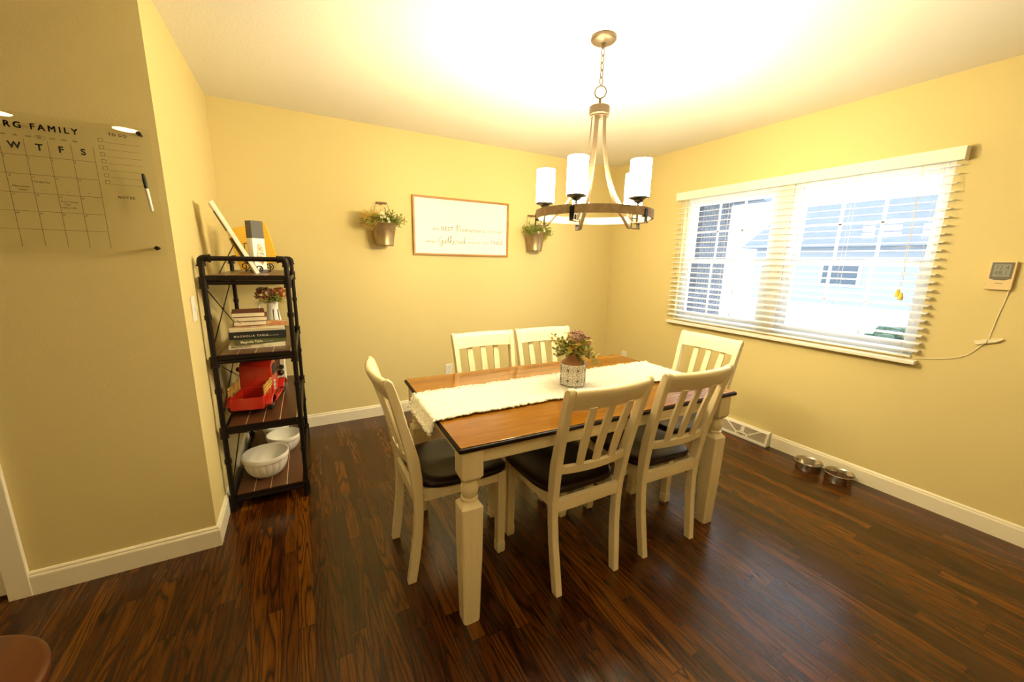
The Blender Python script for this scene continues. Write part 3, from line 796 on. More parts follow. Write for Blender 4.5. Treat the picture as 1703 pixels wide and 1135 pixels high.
CUR = {
 'M': ([[(0,-.35),(.12,.9),(.22,2.3),(.26,2.55),(.28,2.2),(.30,1.0),(.34,.2),(.45,1.0),(.75,2.2),(.82,2.1),(.82,1.0),(.86,.1),(1.0,.0),(1.15,.35)]], 1.15),
 'e': ([[(0,.35),(.2,.5),(.42,.75),(.38,1.0),(.22,.95),(.12,.5),(.2,.08),(.4,.0),(.6,.35)]], .6),
 'm': ([[(0,.35),(.12,.95),(.18,.9),(.18,.0),(.2,.6),(.38,1.0),(.46,.8),(.46,0),(.5,.6),(.68,1.0),(.76,.8),(.76,.1),(.9,.05),(1.0,.35)]], 1.0),
 'o': ([[(0,.35),(.15,.8),(.32,1.0),(.12,.75),(.1,.3),(.25,0),(.45,.3),(.45,.8),(.32,1.0),(.5,.8),(.7,.85)]], .65),
 'r': ([[(0,.4),(.12,.9),(.16,1.15),(.22,.95),(.42,.9),(.4,.3),(.46,0),(.6,.35)]], .6),
 'i': ([[(0,.35),(.14,1.0),(.14,.2),(.22,0),(.4,.35)],[(.16,1.5),(.2,1.6)]], .4),
 's': ([[(0,.35),(.2,.8),(.26,1.1),(.42,.5),(.34,.05),(.1,.02),(.3,.0),(.55,.3)]], .55),
 'g': ([[(.45,.9),(.25,1.1),(.05,.7),(.05,.25),(.2,0),(.42,.3),(.5,1.0),(.48,-.6),(.38,-1.2),(.15,-1.1),(.2,-.6),(.6,.1),(.75,.35)]], .75),
 'G': ([[(.7,1.7),(.45,1.9),(.1,1.2),(.05,.5),(.25,0),(.55,.3),(.72,1.0),(.70,-.4),(.58,-1.3),(.3,-1.3),(.35,-.6),(.8,.1),(.95,.35)]], .95),
 'a': ([[(.42,.85),(.25,1.0),(.06,.6),(.1,.05),(.25,.05),(.44,.9),(.44,.15),(.52,0),(.7,.35)]], .68),
 't': ([[(0,.35),(.2,1.6),(.24,2.5),(.22,1.0),(.24,.1),(.36,0),(.5,.35)],[(.02,1.5),(.48,1.6)]], .5),
 'h': ([[(0,.35),(.2,1.6),(.3,2.5),(.2,2.4),(.14,1.0),(.12,0),(.2,.6),(.38,1.0),(.48,.7),(.46,.1),(.55,-.5),(.62,-.3),(.6,.2)]], .62),
 'd': ([[(.42,.8),(.25,1.0),(.06,.6),(.1,.05),(.25,.05),(.44,.9),(.5,2.2),(.52,2.6),(.48,1.4),(.48,.15),(.58,0),(.75,.3)]], .75),
}
cm = MB()
def cursive(word, x, z, wtot, xh):
    tot = sum(CUR[c][1] for c in word); k = wtot/tot
    for ch in word:
        for st in CUR[ch][0]:
            # smooth with Catmull-Rom
            P = [Vector((q[0], q[1], 0)) for q in st]; pts = []
            if len(P) > 2:
                for i in range(len(P)-1):
                    p0, p1, p2, p3 = P[max(i-1,0)], P[i], P[i+1], P[min(i+2,len(P)-1)]
                    for j in range(4):
                        t = j/4; pts.append(.5*((2*p1)+(p2-p0)*t+(2*p0-5*p1+4*p2-p3)*t*t+(3*p1-p0-3*p2+p3)*t**3))
                pts.append(P[-1])
            else: pts = P
            rad = [.0009+.0011*abs((pts[min(i+1,len(pts)-1)]-pts[max(i-1,0)]).normalized().y) if (pts[min(i+1,len(pts)-1)]-pts[max(i-1,0)]).length > 1e-6 else .001 for i in range(len(pts))]
            cm.tube([(x-1.823+q.x*k, -.0132, z-1.44+q.y*xh) for q in pts], rad, 5)
        x += CUR[ch][1]*k
cursive('Memories', 1.752, 1.658, .290, .022); cursive('Gathered', 1.585, 1.548, .265, .026)
cm.build('script_words', M['ink_grey'], sg)

# ------------------------------------------------------------------ outlets, switch, floor register
def plate(loc, rz, label, kind):
    t = thing('wall_outlet' if kind == 'o' else 'light_switch', label, 'outlet' if kind == 'o' else 'switch', loc, rz)
    MB().box(-.035, .035, -.006, 0, -.058, .058).build('cover_plate', M['white_plastic'], t, bevel=.003)
    if kind == 'o':
        for zz in (-.021, .021):
            r = MB().lathe([(.0165,0), (.0165,.0015), (.001,.002)], 20, (0,-.006,zz), M=Matrix.Rotation(PI/2, 4, 'X')).build('receptacle', M['white_plastic'], t, smooth=True)
            h = MB(); h.box(-.0075,-.0055,-.0085,-.0075,zz-.002,zz+.007); h.box(.0055,.0075,-.0085,-.0075,zz-.002,zz+.007); h.cyl((0,-.0085,zz-.009),(0,-.0075,zz-.009),.002,8); h.build('slots', M['hole'], r)
    else:
        MB().box(-.005, .005, -.014, -.006, -.004, .012).build('toggle', M['white_plastic'], t, bevel=.001)
    return t
plate((1.672, 0, .352), 0, 'white electrical outlet low on the back wall left of the far chairs', 'o')
plate((W, -.345, .372), PI/2, 'white electrical outlet low on the window wall near the room corner', 'o').rotation_euler = (0,0,-PI/2)
plate((0, -1.168, 1.150), -PI/2, 'white light switch on the left wall beside the pipe shelf', 's').rotation_euler = (0,0,PI/2)

vt = thing('floor_register', 'white metal heating register with fan-shaped grille, set into the right baseboard', 'vent', (W, -1.78, 0))
vh = .2; prof = [(0,0), (-.070,0), (-.072,.012), (-.066,.022), (-.040,.102), (-.030,.112), (0,.112)]
b = MB(); b.prism([(a, z) for a, z in prof], 'y', -vh, vh); b.build('housing', M['white_plastic'], vt, bevel=.002)
# grille on the slanted face: local plane basis
p0 = Vector((-.0675,0,.022)); p1 = Vector((-.0405,0,.102)); upv = (p1-p0).normalized(); nv = Vector((-upv.z,0,upv.x))
FL = (p1-p0).length
def gp(y, h, o): return p0 + Vector((0,y,0)) + upv*(h*FL) + nv*o
def patch(mb, poly, o0, o1):
    mb.rings([[tuple(gp(y,h,o0)) for y,h in poly], [tuple(gp(y,h,o1)) for y,h in poly]])
dk = MB()
tris = [[(-.055,.05),(-.185,.05),(-.185,.94),(-.148,.94),(-.05,.18)], [(-.015,.96),(-.125,.96),(-.045,.30),(-.015,.42)], [(-.035,.22),(.035,.22),(.035,.06),(-.035,.06)], [(.015,.96),(.125,.96),(.045,.30),(.015,.42)], [(.055,.05),(.185,.05),(.185,.94),(.148,.94),(.05,.18)]]
for tpoly in tris[1:4]+[tris[0],tris[4]]: patch(dk, tpoly, -.0002, .0009)
dk.build('grille_openings', mat('grille_shadow', (.24,.19,.12), .8), vt)
lv = MB()
for i in range(46):
    y = -.182+.364*i/45
    if abs(y) > .012:
        a = gp(y, .06, .0014); c2 = gp(y, .93, .0014); lv.tube([tuple(a), tuple(c2)], .0011, 4)
lv.build('louvres', M['white_plastic'], vt)
rb = MB()
for (a, b2) in (((-.138,.97),(-.04,.12)), ((.138,.97),(.04,.12)), ((-.012,.97),(-.012,.45)), ((.012,.97),(.012,.45)), ((-.04,.27),(.04,.27)), ((-.04,.27),(-.04,.02)), ((.04,.27),(.04,.02)), ((-.19,.98),(.19,.98)), ((-.19,.02),(.19,.02)), ((-.19,.02),(-.19,.98)), ((.19,.02),(.19,.98)), ((-.012,.45),(.012,.45))):
    rb.tube([tuple(gp(*a, .0022)), tuple(gp(*b2, .0022))], .0030, 6)
rb.build('grille_ribs', M['white_plastic'], vt)

# ------------------------------------------------------------------ pet bowls
def dogbowl(loc, label, food):
    t = thing('pet_bowl', label, 'pet bowl', loc, 0, 'steel pet bowls by the baseboard')
    MB().lathe([(.001,.0), (.072,.0), (.074,.004), (.074,.040), (.077,.055), (.082,.061), (.083,.060), (.081,.064), (.076,.060), (.072,.050), (.060,.012), (.001,.008)], 48).build('bowl', M['steel'], t, smooth=True, ang=60)
    if food:
        r = random.Random(4); k = MB()
        k.lathe([(.061,.014), (.066,.030), (.001,.034)], 24, cap=True)
        for i in range(150):
            a = r.random()*2*PI; q = .060*math.sqrt(r.random()); k.ball((q*math.cos(a), q*math.sin(a), .034+r.random()*.004), .0055, 6, (1,1,.7))
        o = k.build('kibble', M['kibble'], t); o['kind'] = 'stuff'
dogbowl((3.505, -2.305, 0), 'stainless steel pet bowl by the baseboard, the empty one nearer the vent', False)
dogbowl((3.515, -2.480, 0), 'stainless steel pet bowl with kibble in it, farther from the vent', True)

# ------------------------------------------------------------------ weather display and its cord
wd = thing('weather_display', 'cream wall-mounted weather station with grey screen right of the window', 'thermometer', (W, -2.9205, 1.305))
MB().prism([(-.045,0), (.045,0), (.045,.145), (-.045,.145)], 'x', -.022, -.001).build('case', M['device'], wd, bevel=.003)
MB().prism([(-.037,.140), (-.037,.058), (-.018,.050), (.018,.050), (.037,.058), (.037,.140)], 'x', -.0235, -.0215).build('bezel', M['device_grey'], wd, bevel=.001)
lcd = MB().prism([(-.028,.130), (-.028,.068), (.028,.068), (.028,.130)], 'x', -.0242, -.0234).build('screen', M['lcd'], wd)
MRw = Matrix(((0,0,-1,0),(-1,0,0,0),(0,1,0,0),(0,0,0,1)))        # reads from -x
text_mesh([('72.4', .028, Matrix.Translation((-.0244, .025, .104)) @ MRw, 'LEFT'), ('48.1', .028, Matrix.Translation((-.0244, .025, .078)) @ MRw, 'LEFT')], 'digits', mat('lcd_digit', (.10,.10,.09), .5), lcd, .0001)
lg = MB().box(-.0225, -.0218, -.013, .013, .032, .0345); lg.build('logo_mark', M['device_grey'], wd)
cd = MB(); xx = W-.004
def smooth(P, k=6):
    P = [Vector(q) for q in P]; o = []
    for i in range(len(P)-1):
        a, b, c, d = P[max(i-1,0)], P[i], P[i+1], P[min(i+2,len(P)-1)]
        for j in range(k):
            t = j/k; o.append(.5*((2*b)+(c-a)*t+(2*a-5*b+4*c-d)*t*t+(3*b-a-3*c+d)*t**3))
    o.append(P[-1]); return o
cd.tube(smooth([(xx,-2.662,.872), (xx,-2.70,.885), (xx,-2.771,.901), (xx,-2.83,.918), (xx,-2.878,.949), (xx,-2.905,.99), (xx,-2.935,1.035)]), .0022, 6)
cd.tube(smooth([(xx,-2.935,1.040), (xx,-2.938,1.09), (xx,-2.946,1.18), (xx,-2.955,1.26), (W-.012,-2.958,1.31)]), .0022, 6)
for k in range(6):
    o_ = (k-2.5)*.003; 
    cd.tube(smooth([(xx-.004,-2.895+k*.002,1.020+o_), (xx-.008,-2.93,1.036+o_), (xx-.006,-2.965-k*.002,1.050+o_), (xx-.010,-2.970-k*.002,1.044+o_*.6), (xx-.010,-2.93,1.030+o_), (xx-.004,-2.895+k*.002,1.018+o_)], 4), .0019, 5)
cd.tube([(xx-.006+.010*math.cos(a), -2.932, 1.034+.013*math.sin(a)) for a in [2*PI*i/12 for i in range(12)]], .0022, 5, closed=True)
tag(cd.build('sensor_cord', M['cord']), 'thin cream cord tied in a bundle, running from the weather station to the window', 'cord')

# ------------------------------------------------------------------ chandelier
CX, CY = 1.796, -1.867
cl = thing('chandelier', 'round five-light chandelier with wood ring and lit white glass cylinder shades', 'chandelier', (CX, CY, 1.56))
cl.location = (CX, CY, 0)
MB().lathe([(.001,H), (.058,H), (.060,H-.004), (.060,H-.012), (.055,H-.018), (.051,H-.020), (.040,H-.025), (.014,H-.028), (.012,H-.04), (.008,H-.045), (.001,H-.045)], 40).build('canopy', M['pewter'], cl, smooth=True)
chn = MB(); zt = H-.045; k = 0
while zt > 2.245:
    pts = []
    for i in range(16):
        a = 2*PI*i/16; u = .0085*math.cos(a); w = .0185*math.sin(a)
        pts.append((u if k % 2 == 0 else 0, 0 if k % 2 == 0 else u, zt-.0165+w))
    chn.tube(pts, .0029, 6, closed=True); zt -= .031; k += 1
chn.tube([(.006*math.sin(z*30), .006*math.cos(z*30), z) for z in [H-.04-.02*i for i in range(9)]], .0016, 6)
chn.build('chain', M['pewter'], cl, smooth=True)
MB().tube([(.027*math.cos(2*PI*i/28)*.75, .027*math.cos(2*PI*i/28)*-.66, 2.207+.027*math.sin(2*PI*i/28)) for i in range(28)], .0032, 8, closed=True).build('hanging_ring', M['pewter'], cl, smooth=True)
MB().lathe([(.001,2.182), (.006,2.180), (.006,2.143), (.046,2.143), (.049,2.140), (.049,2.106), (.046,2.102), (.044,2.102), (.044,2.097), (.001,2.098)], 40).build('hub', M['pewter'], cl, smooth=True)
RR = .287; RZ0, RZ1 = 1.618, 1.656
ringp = [(RR-.006,RZ0), (RR+.006,RZ0), (RR+.006,RZ1), (RR-.006,RZ1), (RR-.006,RZ0)]
MB().lathe(ringp, 96).build('wood_ring', M['ringwood'], cl, smooth=True)
SR = .250
for k in range(5):
    az = R_(67.5+72*k); ca, sa = math.cos(az), math.sin(az)
    def P(r, z, s=0): return (r*ca-s*sa, r*sa+s*ca, z)
    pf = smooth([(.034,0,2.10), (.037,0,2.02), (.048,0,1.94), (.066,0,1.86), (.090,0,1.79), (.122,0,1.725), (.160,0,1.672), (.200,0,1.626)], 4)
    pts = [P(q.x, q.z) for q in pf] + [P(.226,1.596), P(.232,1.589), P(.242,1.587), P(RR+.016,1.587)]
    MB().tube(pts, 0, flat=(.020,.006), up=(ca, sa, 0.001)).build('strap_arm', M['pewter'], cl, bevel=.001)
    br = MB(); 
    def bx(r0, r1, s0, s1, z0, z1):
        br.quadbox([P(r0,z0,s0), P(r1,z0,s0), P(r1,z0,s1), P(r0,z0,s1)], [P(r0,z1,s0), P(r1,z1,s0), P(r1,z1,s1), P(r0,z1,s1)])
    bx(RR+.006, RR+.011, -.011, .011, 1.584, 1.648); bx(RR-.011, RR+.011, -.011, .011, 1.6115, 1.6175); bx(SR-.015, RR-.006, -.009, .009, 1.636, 1.642)
    br.cyl(P(SR,1.590), P(SR,1.688), .005, 10)
    br.build('bracket', M['blackmetal'], cl, bevel=.001)
    c = P(SR, 0)
    MB().lathe([(.001,1.672), (.009,1.675), (.019,1.680), (.022,1.687), (.031,1.691), (.046,1.695), (.047,1.700), (.044,1.702), (.001,1.702)], 32, (c[0], c[1], 0)).build('bulb_cup', M['blackmetal'], cl, smooth=True)
    # open-topped glass cylinder
    ro, ri, zb, ztp = .0465, .0438, 1.703, 1.862
    o = MB().lathe([(.012,zb), (ri,zb), (ro,zb+.002), (ro,ztp), (ri,ztp), (ri,zb+.006), (.012,zb+.006)], 40, (c[0], c[1], 0)).build('glass_shade', M['shade'], cl, smooth=True)

# ------------------------------------------------------------------ kitchen downlights (left pair mirrored in the acrylic calendar; right pair added as fill)
for i, (x, y, lab) in enumerate(((-.74, -4.0, 'round recessed ceiling downlight over the kitchen, nearest the dining room'), (-1.48, -4.0, 'round recessed ceiling downlight over the kitchen, farther left'), (.55, -4.7, 'round fill light added at the ceiling, right behind the viewer'), (1.45, -4.45, 'round fill light added at the ceiling, nearest the window side'))):
    t = thing('downlight', lab, 'ceiling light', (x, y, H), 0, 'kitchen downlights')
    MB().lathe([(.085,-.0005), (.112,-.0005), (.112,-.006), (.088,-.008), (.085,-.004)], 40).build('trim_ring', M['white_plastic'], t, smooth=True)
    MB().lathe([(.001,-.014), (.05,-.012), (.084,-.004), (.084,-.001), (.001,-.001)], 40).build('lens', M['down'], t, smooth=True)

# ------------------------------------------------------------------ pipe shelf
# local frame: x away from the wall, y along it; slightly skewed in plan as it stands
SL = .90
sh = thing('pipe_shelf', 'black iron pipe shelf unit with four dark plank shelves against the left wall', 'shelf', (.034, -1.055, 0), R_(-1.2))
SW = .362
LEV = [.098, .502, .894, 1.302]         # board tops
def shp(x, y, z): return (x, y, z)
pr = .0125
for (x, y) in ((0,0), (SW,0), (0,SL), (SW,SL)):
    p = MB(); p.cyl((x,y,.0), (x,y,1.372), pr, 14)
    p.cyl((x,y,0), (x,y,.03), .019, 14)
    for z in LEV:
        p.cyl((x,y,z-.062), (x,y,z-.012), .0185, 14); p.cyl((x,y,z-.066), (x,y,z-.060), .0205, 14); p.cyl((x,y,z-.014), (x,y,z-.008), .0205, 14)
    for z in (.30, .70, 1.09):
        p.cyl((x,y,z-.012), (x,y,z+.012), .0165, 14)
    p.build('post', M['pipe'], sh, smooth=True)
for y in (0, SL):
    p = MB(); p.tube(smooth([(0,y,1.362), (.002,y,1.376), (.012,y,1.383), (.026,y,1.384), (SW-.026,y,1.384), (SW-.012,y,1.383), (SW-.002,y,1.376), (SW,y,1.362)], 3), pr, 12)
    for sx, x in ((1,0), (-1,SW)):
        p.tube(smooth([(x,y,1.352), (x+sx*.003,y,1.376), (x+sx*.014,y,1.384), (x+sx*.034,y,1.384)], 4), .0175, 12)
        p.cyl((x,y,1.345), (x,y,1.353), .0205, 12); p.cyl((x+sx*.033,y,1.384), (x+sx*.041,y,1.384), .0205, 12)
    p.build('top_handrail', M['pipe'], sh, smooth=True)
for z in LEV:
    p = MB()
    for y in (0, SL): p.cyl((0,y,z-.038), (SW,y,z-.038), .011, 12)
    for x in (0, SW): p.cyl((x,0,z-.038), (x,SL,z-.038), .011, 12)
    p.build('cross_pipe', M['pipe'], sh, smooth=True)
    # plank board: four boards with narrow pale joints between them
    b = MB(); n = 4; x0, x1 = .020, SW-.020
    if z == LEV[3]: x0 = .014; x1 = SW-.014
    bw = (x1-x0)/n
    for i in range(n): b.box(x0+i*bw+.0012, x0+(i+1)*bw-.0012, -.010, SL+.010, z-.020, z)
    bo = b.build('shelf_board', M['board'], sh, bevel=.001)
    g = MB()
    for i in range(1, n): g.box(x0+i*bw-.0014, x0+i*bw+.0014, -.008, SL+.008, z-.019, z-.0006)
    g.build('plank_joint', M['gap'], bo)
    for ya, yc in ((-.014, -.0105), (SL+.0105, SL+.014)): MB().box(x0-.002, x1+.002, ya, yc, z-.026, z-.002).build('edge_band', M['pipe'], sh)
# X braces of thin rod on the wall side
x = -.006
for z0, z1 in ((.10, .46), (.52, .86), (.91, 1.26)):
    b = MB(); b.tube([(x,.012,z0), (x,SL-.012,z1)], .003, 6); b.tube([(x-.004,SL-.012,z0), (x-.004,.012,z1)], .003, 6); b.ball((x-.002, SL/2, (z0+z1)/2), .008, 8)
    b.build('cross_brace', M['pipe'], sh)

shM = Matrix.Translation(sh.location) @ Matrix.Rotation(R_(-1.2), 4, 'Z')

# ---- bottom shelf: three fluted bowls
def fluted(name_lab, loc, R, rb, h, nfl, grp='white stoneware bowls on the bottom shelf'):
    prof = [(.001,.0), (rb*.9,.0), (rb*.92,.004), (rb,.006)]
    for i in range(1, 9):
        t = i/8; prof.append((rb+(R*.95-rb)*math.sin(t*PI/2)**.8, .006+(h*.70)*t))
    n0 = len(prof)
    prof += [(R*.97, h*.735), (R*.985, h*.76), (R, h*.80), (R, h*.985), (R*.99, h), (R*.965, h), (R*.95, h*.97)]
    for i in range(8):
        t = 1-i/7.0; prof.append((max(.002, (rb*.8)+(R*.94-rb*.8)*math.sin(t*PI/2)**.7) if i < 7 else .002, .012+(h*.90)*t if i < 7 else .012))
    def wob(a, z): return 1.0
    mb = MB(); seg = nfl*8; rs = []
    for i, (r, z) in enumerate(prof):
        ring = []
        for k in range(seg):
            a = 2*PI*k/seg; rr = r
            if 3 <= i < n0+1: rr *= 1 - .030*(1-abs(math.sin(a*nfl/2)))*min(1, (z/h)*3)
            ring.append((rr*math.cos(a), rr*math.sin(a), z))
        rs.append(ring)
    mb.rings(rs, cap=True)
    o = mb.build('mixing_bowl', M['stoneware'], smooth=True, ang=40); o.location = loc
    tag(o, name_lab, 'bowl', grp); return o
zb = LEV[0]+.0005
fluted('largest fluted white bowl, in front on the bottom shelf', (.190, -.872, zb), .124, .080, .135, 20)
fluted('medium fluted white bowl behind the largest one on the bottom shelf', (.277, -.572, zb), .105, .066, .112, 18)
fluted('small fluted white bowl farthest back on the bottom shelf', (.222, -.340, zb), .088, .055, .095, 16)

# ---- third shelf: toy truck, picture block
tk = thing('toy_truck', 'red toy pickup truck with yellow stake rails, seen from behind on the shelf', 'toy truck', (.135, -.955, LEV[1]+.0005), R_(-9))
def arc(cx, cz, r, a0, a1, n): return [(cx+r*math.cos(R_(a0+(a1-a0)*i/n)), cz+r*math.sin(R_(a0+(a1-a0)*i/n))) for i in range(n+1)]
# cargo bed (open box) y 0 .. .22
b = MB(); hw = .080
b.box(-hw, hw, .0, .006, .040, .108); b.box(-hw, -hw+.006, .006, .225, .040, .108); b.box(hw-.006, hw, .006, .225, .040, .108); b.box(-hw, hw, .006, .225, .036, .044); b.box(-hw, hw, .219, .225, .040, .108)
b.build('cargo_bed', M['red'], tk, bevel=.002)
# cab: rounded box, prism across x in (y,z)
cab = [(.232,.045), (.232,.195), (.238,.228), (.252,.248), (.275,.257), (.325,.256), (.345,.245), (.362,.205), (.372,.165), (.372,.045)]
b = MB(); rs = []
for u, s in ((-1,.86), (-.93,.97), (-.8,1.0), (.8,1.0), (.93,.97), (1,.86)):
    cz = .045; cyy = .302
    rs.append([(u*.086*(1 if abs(u) < 1 else 1), cyy+(y-cyy)*(.94+.06*s), cz+(z-cz)*(.94+.06*s if s < 1 else 1)) for y, z in cab])
b.rings(rs); b.build('cab', M['red'], tk, bevel=.004, smooth=True, ang=40)
wdw = MB()
for sx in (-1, 1): wdw.prism([(.258,.165), (.258,.222), (.275,.235), (.325,.235), (.345,.205), (.350,.165)], 'x', sx*.0855, sx*.0880)
wdw.build('cab_window', M['hole'], tk)
hd = MB(); rs = []
for y, w, z1 in ((.370,.062,.165), (.43,.056,.160), (.50,.048,.150), (.520,.044,.140)):
    rs.append([(-w,y,.045), (w,y,.045), (w,y,z1-.03), (w*.8,y,z1-.008), (0,y,z1), (-w*.8,y,z1-.008), (-w,y,z1-.03)])
hd.rings(rs); hd.build('bonnet', M['red'], tk, bevel=.003, smooth=True, ang=50)
fd = MB()
for sx in (-1, 1):
    for yc in (.098, .435):
        o_ = arc(yc, .036, .060, 170, 8, 12); i_ = arc(yc, .036, .052, 8, 170, 12)
        x0, x1 = (sx*.078, sx*.118)
        fd.prism(o_+i_, 'x', min(x0,x1), max(x0,x1))
        # rounded outer lip
    fd.box(min(sx*.088, sx*.114), max(sx*.088, sx*.114), .155, .385, .030, .040)
fd.build('fender', M['red'], tk, bevel=.004, smooth=True, ang=40)
for sx in (-1, 1):
    for yc in (.098, .435):
        w = MB(); MR = Matrix.Rotation(PI/2, 4, 'Y')
        w.lathe([(.012,-.012), (.030,-.013), (.036,-.008), (.036,.008), (.030,.013), (.012,.012)], 24, (sx*.099, yc, .036), M=MR, cap=True)
        wo_ = w.build('wheel', M['tire'], tk, smooth=True)
        MB().lathe([(.001,.0145), (.016,.014), (.018,.012), (.018,-.012), (.001,-.0145)], 16, (sx*.099, yc, .036), M=MR).build('hub_cap', M['steel'], wo_, smooth=True)
for sx in (-1, 1):
    rl = MB()
    x0 = sx*.083
    for z in (.118, .136, .154): rl.box(min(x0, x0+sx*.006), max(x0, x0+sx*.006), .02, .215, z, z+.012)
    for y in (.05, .115, .185): rl.box(min(x0, x0-sx*.004), max(x0, x0-sx*.004), y, y+.012, .100, .168)
    rl.build('stake_rail', M['yellowwood'], tk, bevel=.001)
mr = MB()
for sx in (-1, 1):
    mr.tube([(sx*.086,.345,.185), (sx*.110,.352,.190)], .003, 6); mr.lathe([(.001,-.004), (.015,-.003), (.016,.003), (.001,.005)], 16, (sx*.118,.352,.192), M=Matrix.Rotation(PI/2, 4, 'X'))
mr.build('side_mirror', M['hole'], tk, smooth=True)
hl = MB()
for sx in (-1, 1): hl.ball((sx*.085,.480,.120), .021, 12, (1,1.2,1))
hl.build('headlamp', M['blackmetal'], tk, smooth=True)
lb = MB().box(.0872, .0885, .262, .300, .070, .130); lb.build('door_emblem', M['whitecard'], tk)
em = MB()
em.lathe([(.001,0), (.011,0), (.011,.0008), (.001,.0008)], 16, (.0885,.281,.112), M=Matrix.Rotation(PI/2,4,'Y')); em.box(.0884,.0892,.268,.294,.078,.092)
em.build('door_emblem', M['device_grey'], tk)

pf = thing('picture_block', 'whitewashed picture block with brown striped centre behind the toy truck', 'picture frame', (.215, -.30, LEV[1]+.0005), R_(-12))
speck = mat('white_speckled', (.78,.74,.64), .7); g = NG(speck); tc = g.n('ShaderNodeTexCoord'); nz = g.n('ShaderNodeTexNoise'); nz.inputs['Scale'].default_value = 70; g.l(tc.outputs['Object'], nz.inputs['Vector']); g.l(g.ramp(nz.outputs['Fac'], [(.60, (.80,.76,.66)), (.70, (.25,.17,.10))]), g.b.inputs['Base Color'])
MB().box(-.095, .105, -.015, .015, 0, .205).build('frame', speck, pf, bevel=.002)
st_ = mat('brown_striped_board', (.20,.09,.04), .6); g = NG(st_); tc = g.n('ShaderNodeTexCoord'); w = g.n('ShaderNodeTexWave', bands_direction='X'); w.inputs['Scale'].default_value = 22; w.inputs['Distortion'].default_value = 3; g.l(tc.outputs['Object'], w.inputs['Vector']); g.l(g.ramp(w.outputs['Fac'], [(0, (.13,.055,.03)), (1, (.30,.15,.07))]), g.b.inputs['Base Color'])
MB().box(-.06, .078, -.0175, -.0155, .055, .178).build('picture', st_, pf)

# ---- second shelf: stacked books
def book(loc, dx, dy, th, rz, cover, label, name='book', text=None, spine=True, pages=M['paper'], grp='books stacked on the second shelf', cat='book'):
    """lies flat, spine towards the viewer (-y)"""
    t = thing(name, label, cat, loc, rz, grp)
    c = MB(); ct = .0022
    c.box(0, dx, 0, dy, 0, ct); c.box(0, dx, 0, dy, th-ct, th)
    if spine: c.box(0, dx, 0, .003, ct, th-ct)
    c.build('cover', cover, t, bevel=.0008)
    MB().box(.003, dx-.003, .003 if spine else .001, dy-.004, ct, th-ct).build('pages', pages, t)
    if text:
        its = []
        for s, x, sz, bold, sp in text[0]: its.append((s, sz, Tfront(x, -.0003, th*.30), 'LEFT', bold, sp))
        text_mesh(its[:1], 'title_lettering', text[1], t, .0002)
        text_mesh(its[1:], 'author_lettering', text[1], t, .0002)
    return t
z = LEV[2]+.0005
book((.085,-.945,z), .268,.205,.024, R_(2), M['bookcream'], 'cream cookbook at the bottom of the book stack', text=([('Magnolia Table', .012, .015, .01, 1.0), ('JOANNA GAINES', .150, .005, 0, 1.3)], M['device_grey'])); z += .0245
book((.118,-.960,z), .245,.200,.029, R_(7), M['bookgreen'], 'olive green cookbook second from the bottom of the book stack', text=([('Magnolia Table', .025, .018, .015, .95), ('JOANNA GAINES', .125, .006, 0, 1.2)], M['goldtext'])); z += .0295
book((.093,-.950,z), .270,.205,.041, R_(1.5), M['bookblack'], 'thick black cookbook in the middle of the book stack', text=([('MAGNOLIA TABLE', .022, .0150, .012, 1.35), ('JOANNA GAINES', .165, .007, 0, 1.3)], M['goldtext'])); z += .0415
book((.097,-.945,z), .262,.205,.010, R_(2.5), M['bookcream'], 'thin cream booklet lying on the black cookbook', name='booklet', spine=False, cat='booklet'); z += .0105
book((.095,-.945,z), .262,.205,.013, R_(1.0), M['bookcream'], 'pale spiral notebook under the colourful papers', name='notebook', spine=False, cat='notebook'); z += .0135
mag = mat('magazine_cover', (.7,.4,.2), .4); g = NG(mag); tc = g.n('ShaderNodeTexCoord'); nz = g.n('ShaderNodeTexNoise'); nz.inputs['Scale'].default_value = 16; nz.inputs['Detail'].default_value = 3; g.l(tc.outputs['Object'], nz.inputs['Vector']); g.l(g.ramp(nz.outputs['Fac'], [(.35, (.75,.70,.55)), (.47, (.60,.30,.04)), (.55, (.50,.10,.05)), (.66, (.78,.72,.60))]), g.b.inputs['Base Color'])
mz = MB(); n = 14; rs = []
for i in range(n+1):
    u = i/n; zz = .0035*abs(math.sin(u*7))*.5
    rs.append([(.27*u,0,zz), (.27*u,.20,zz), (.27*u,.20,zz+.0035), (.27*u,0,zz+.0035)])
o = mz.rings(rs).build('magazine', mag); o.location = (.112,-.945,z); o.rotation_euler = (0,0,R_(5)); tag(o, 'colourful orange and red magazine under the burgundy notebooks', 'magazine'); z += .0062
for k, (dx, rz, lab) in enumerate(((.0, 4, 'burgundy leather notebook at the bottom of its pile of three'), (.004, 3, 'burgundy leather notebook in the middle of its pile of three'), (-.005, 5, 'burgundy leather notebook on top of the pile with closed cover'))):
    b_ = book((.130+dx-.012,-.930,z), .155,.21,.0235, R_(rz), M['burg'], lab, name='notebook', spine=False, grp='burgundy notebooks on top of the book stack', cat='notebook')
    if k == 1: MB().tube(smooth([(.012,.004,.012), (.014,-.004,.010), (.022,-.010,.002), (.030,-.012,-.010)], 4), .0012, 5).build('ribbon', M['ink'], b_)
    z += .024

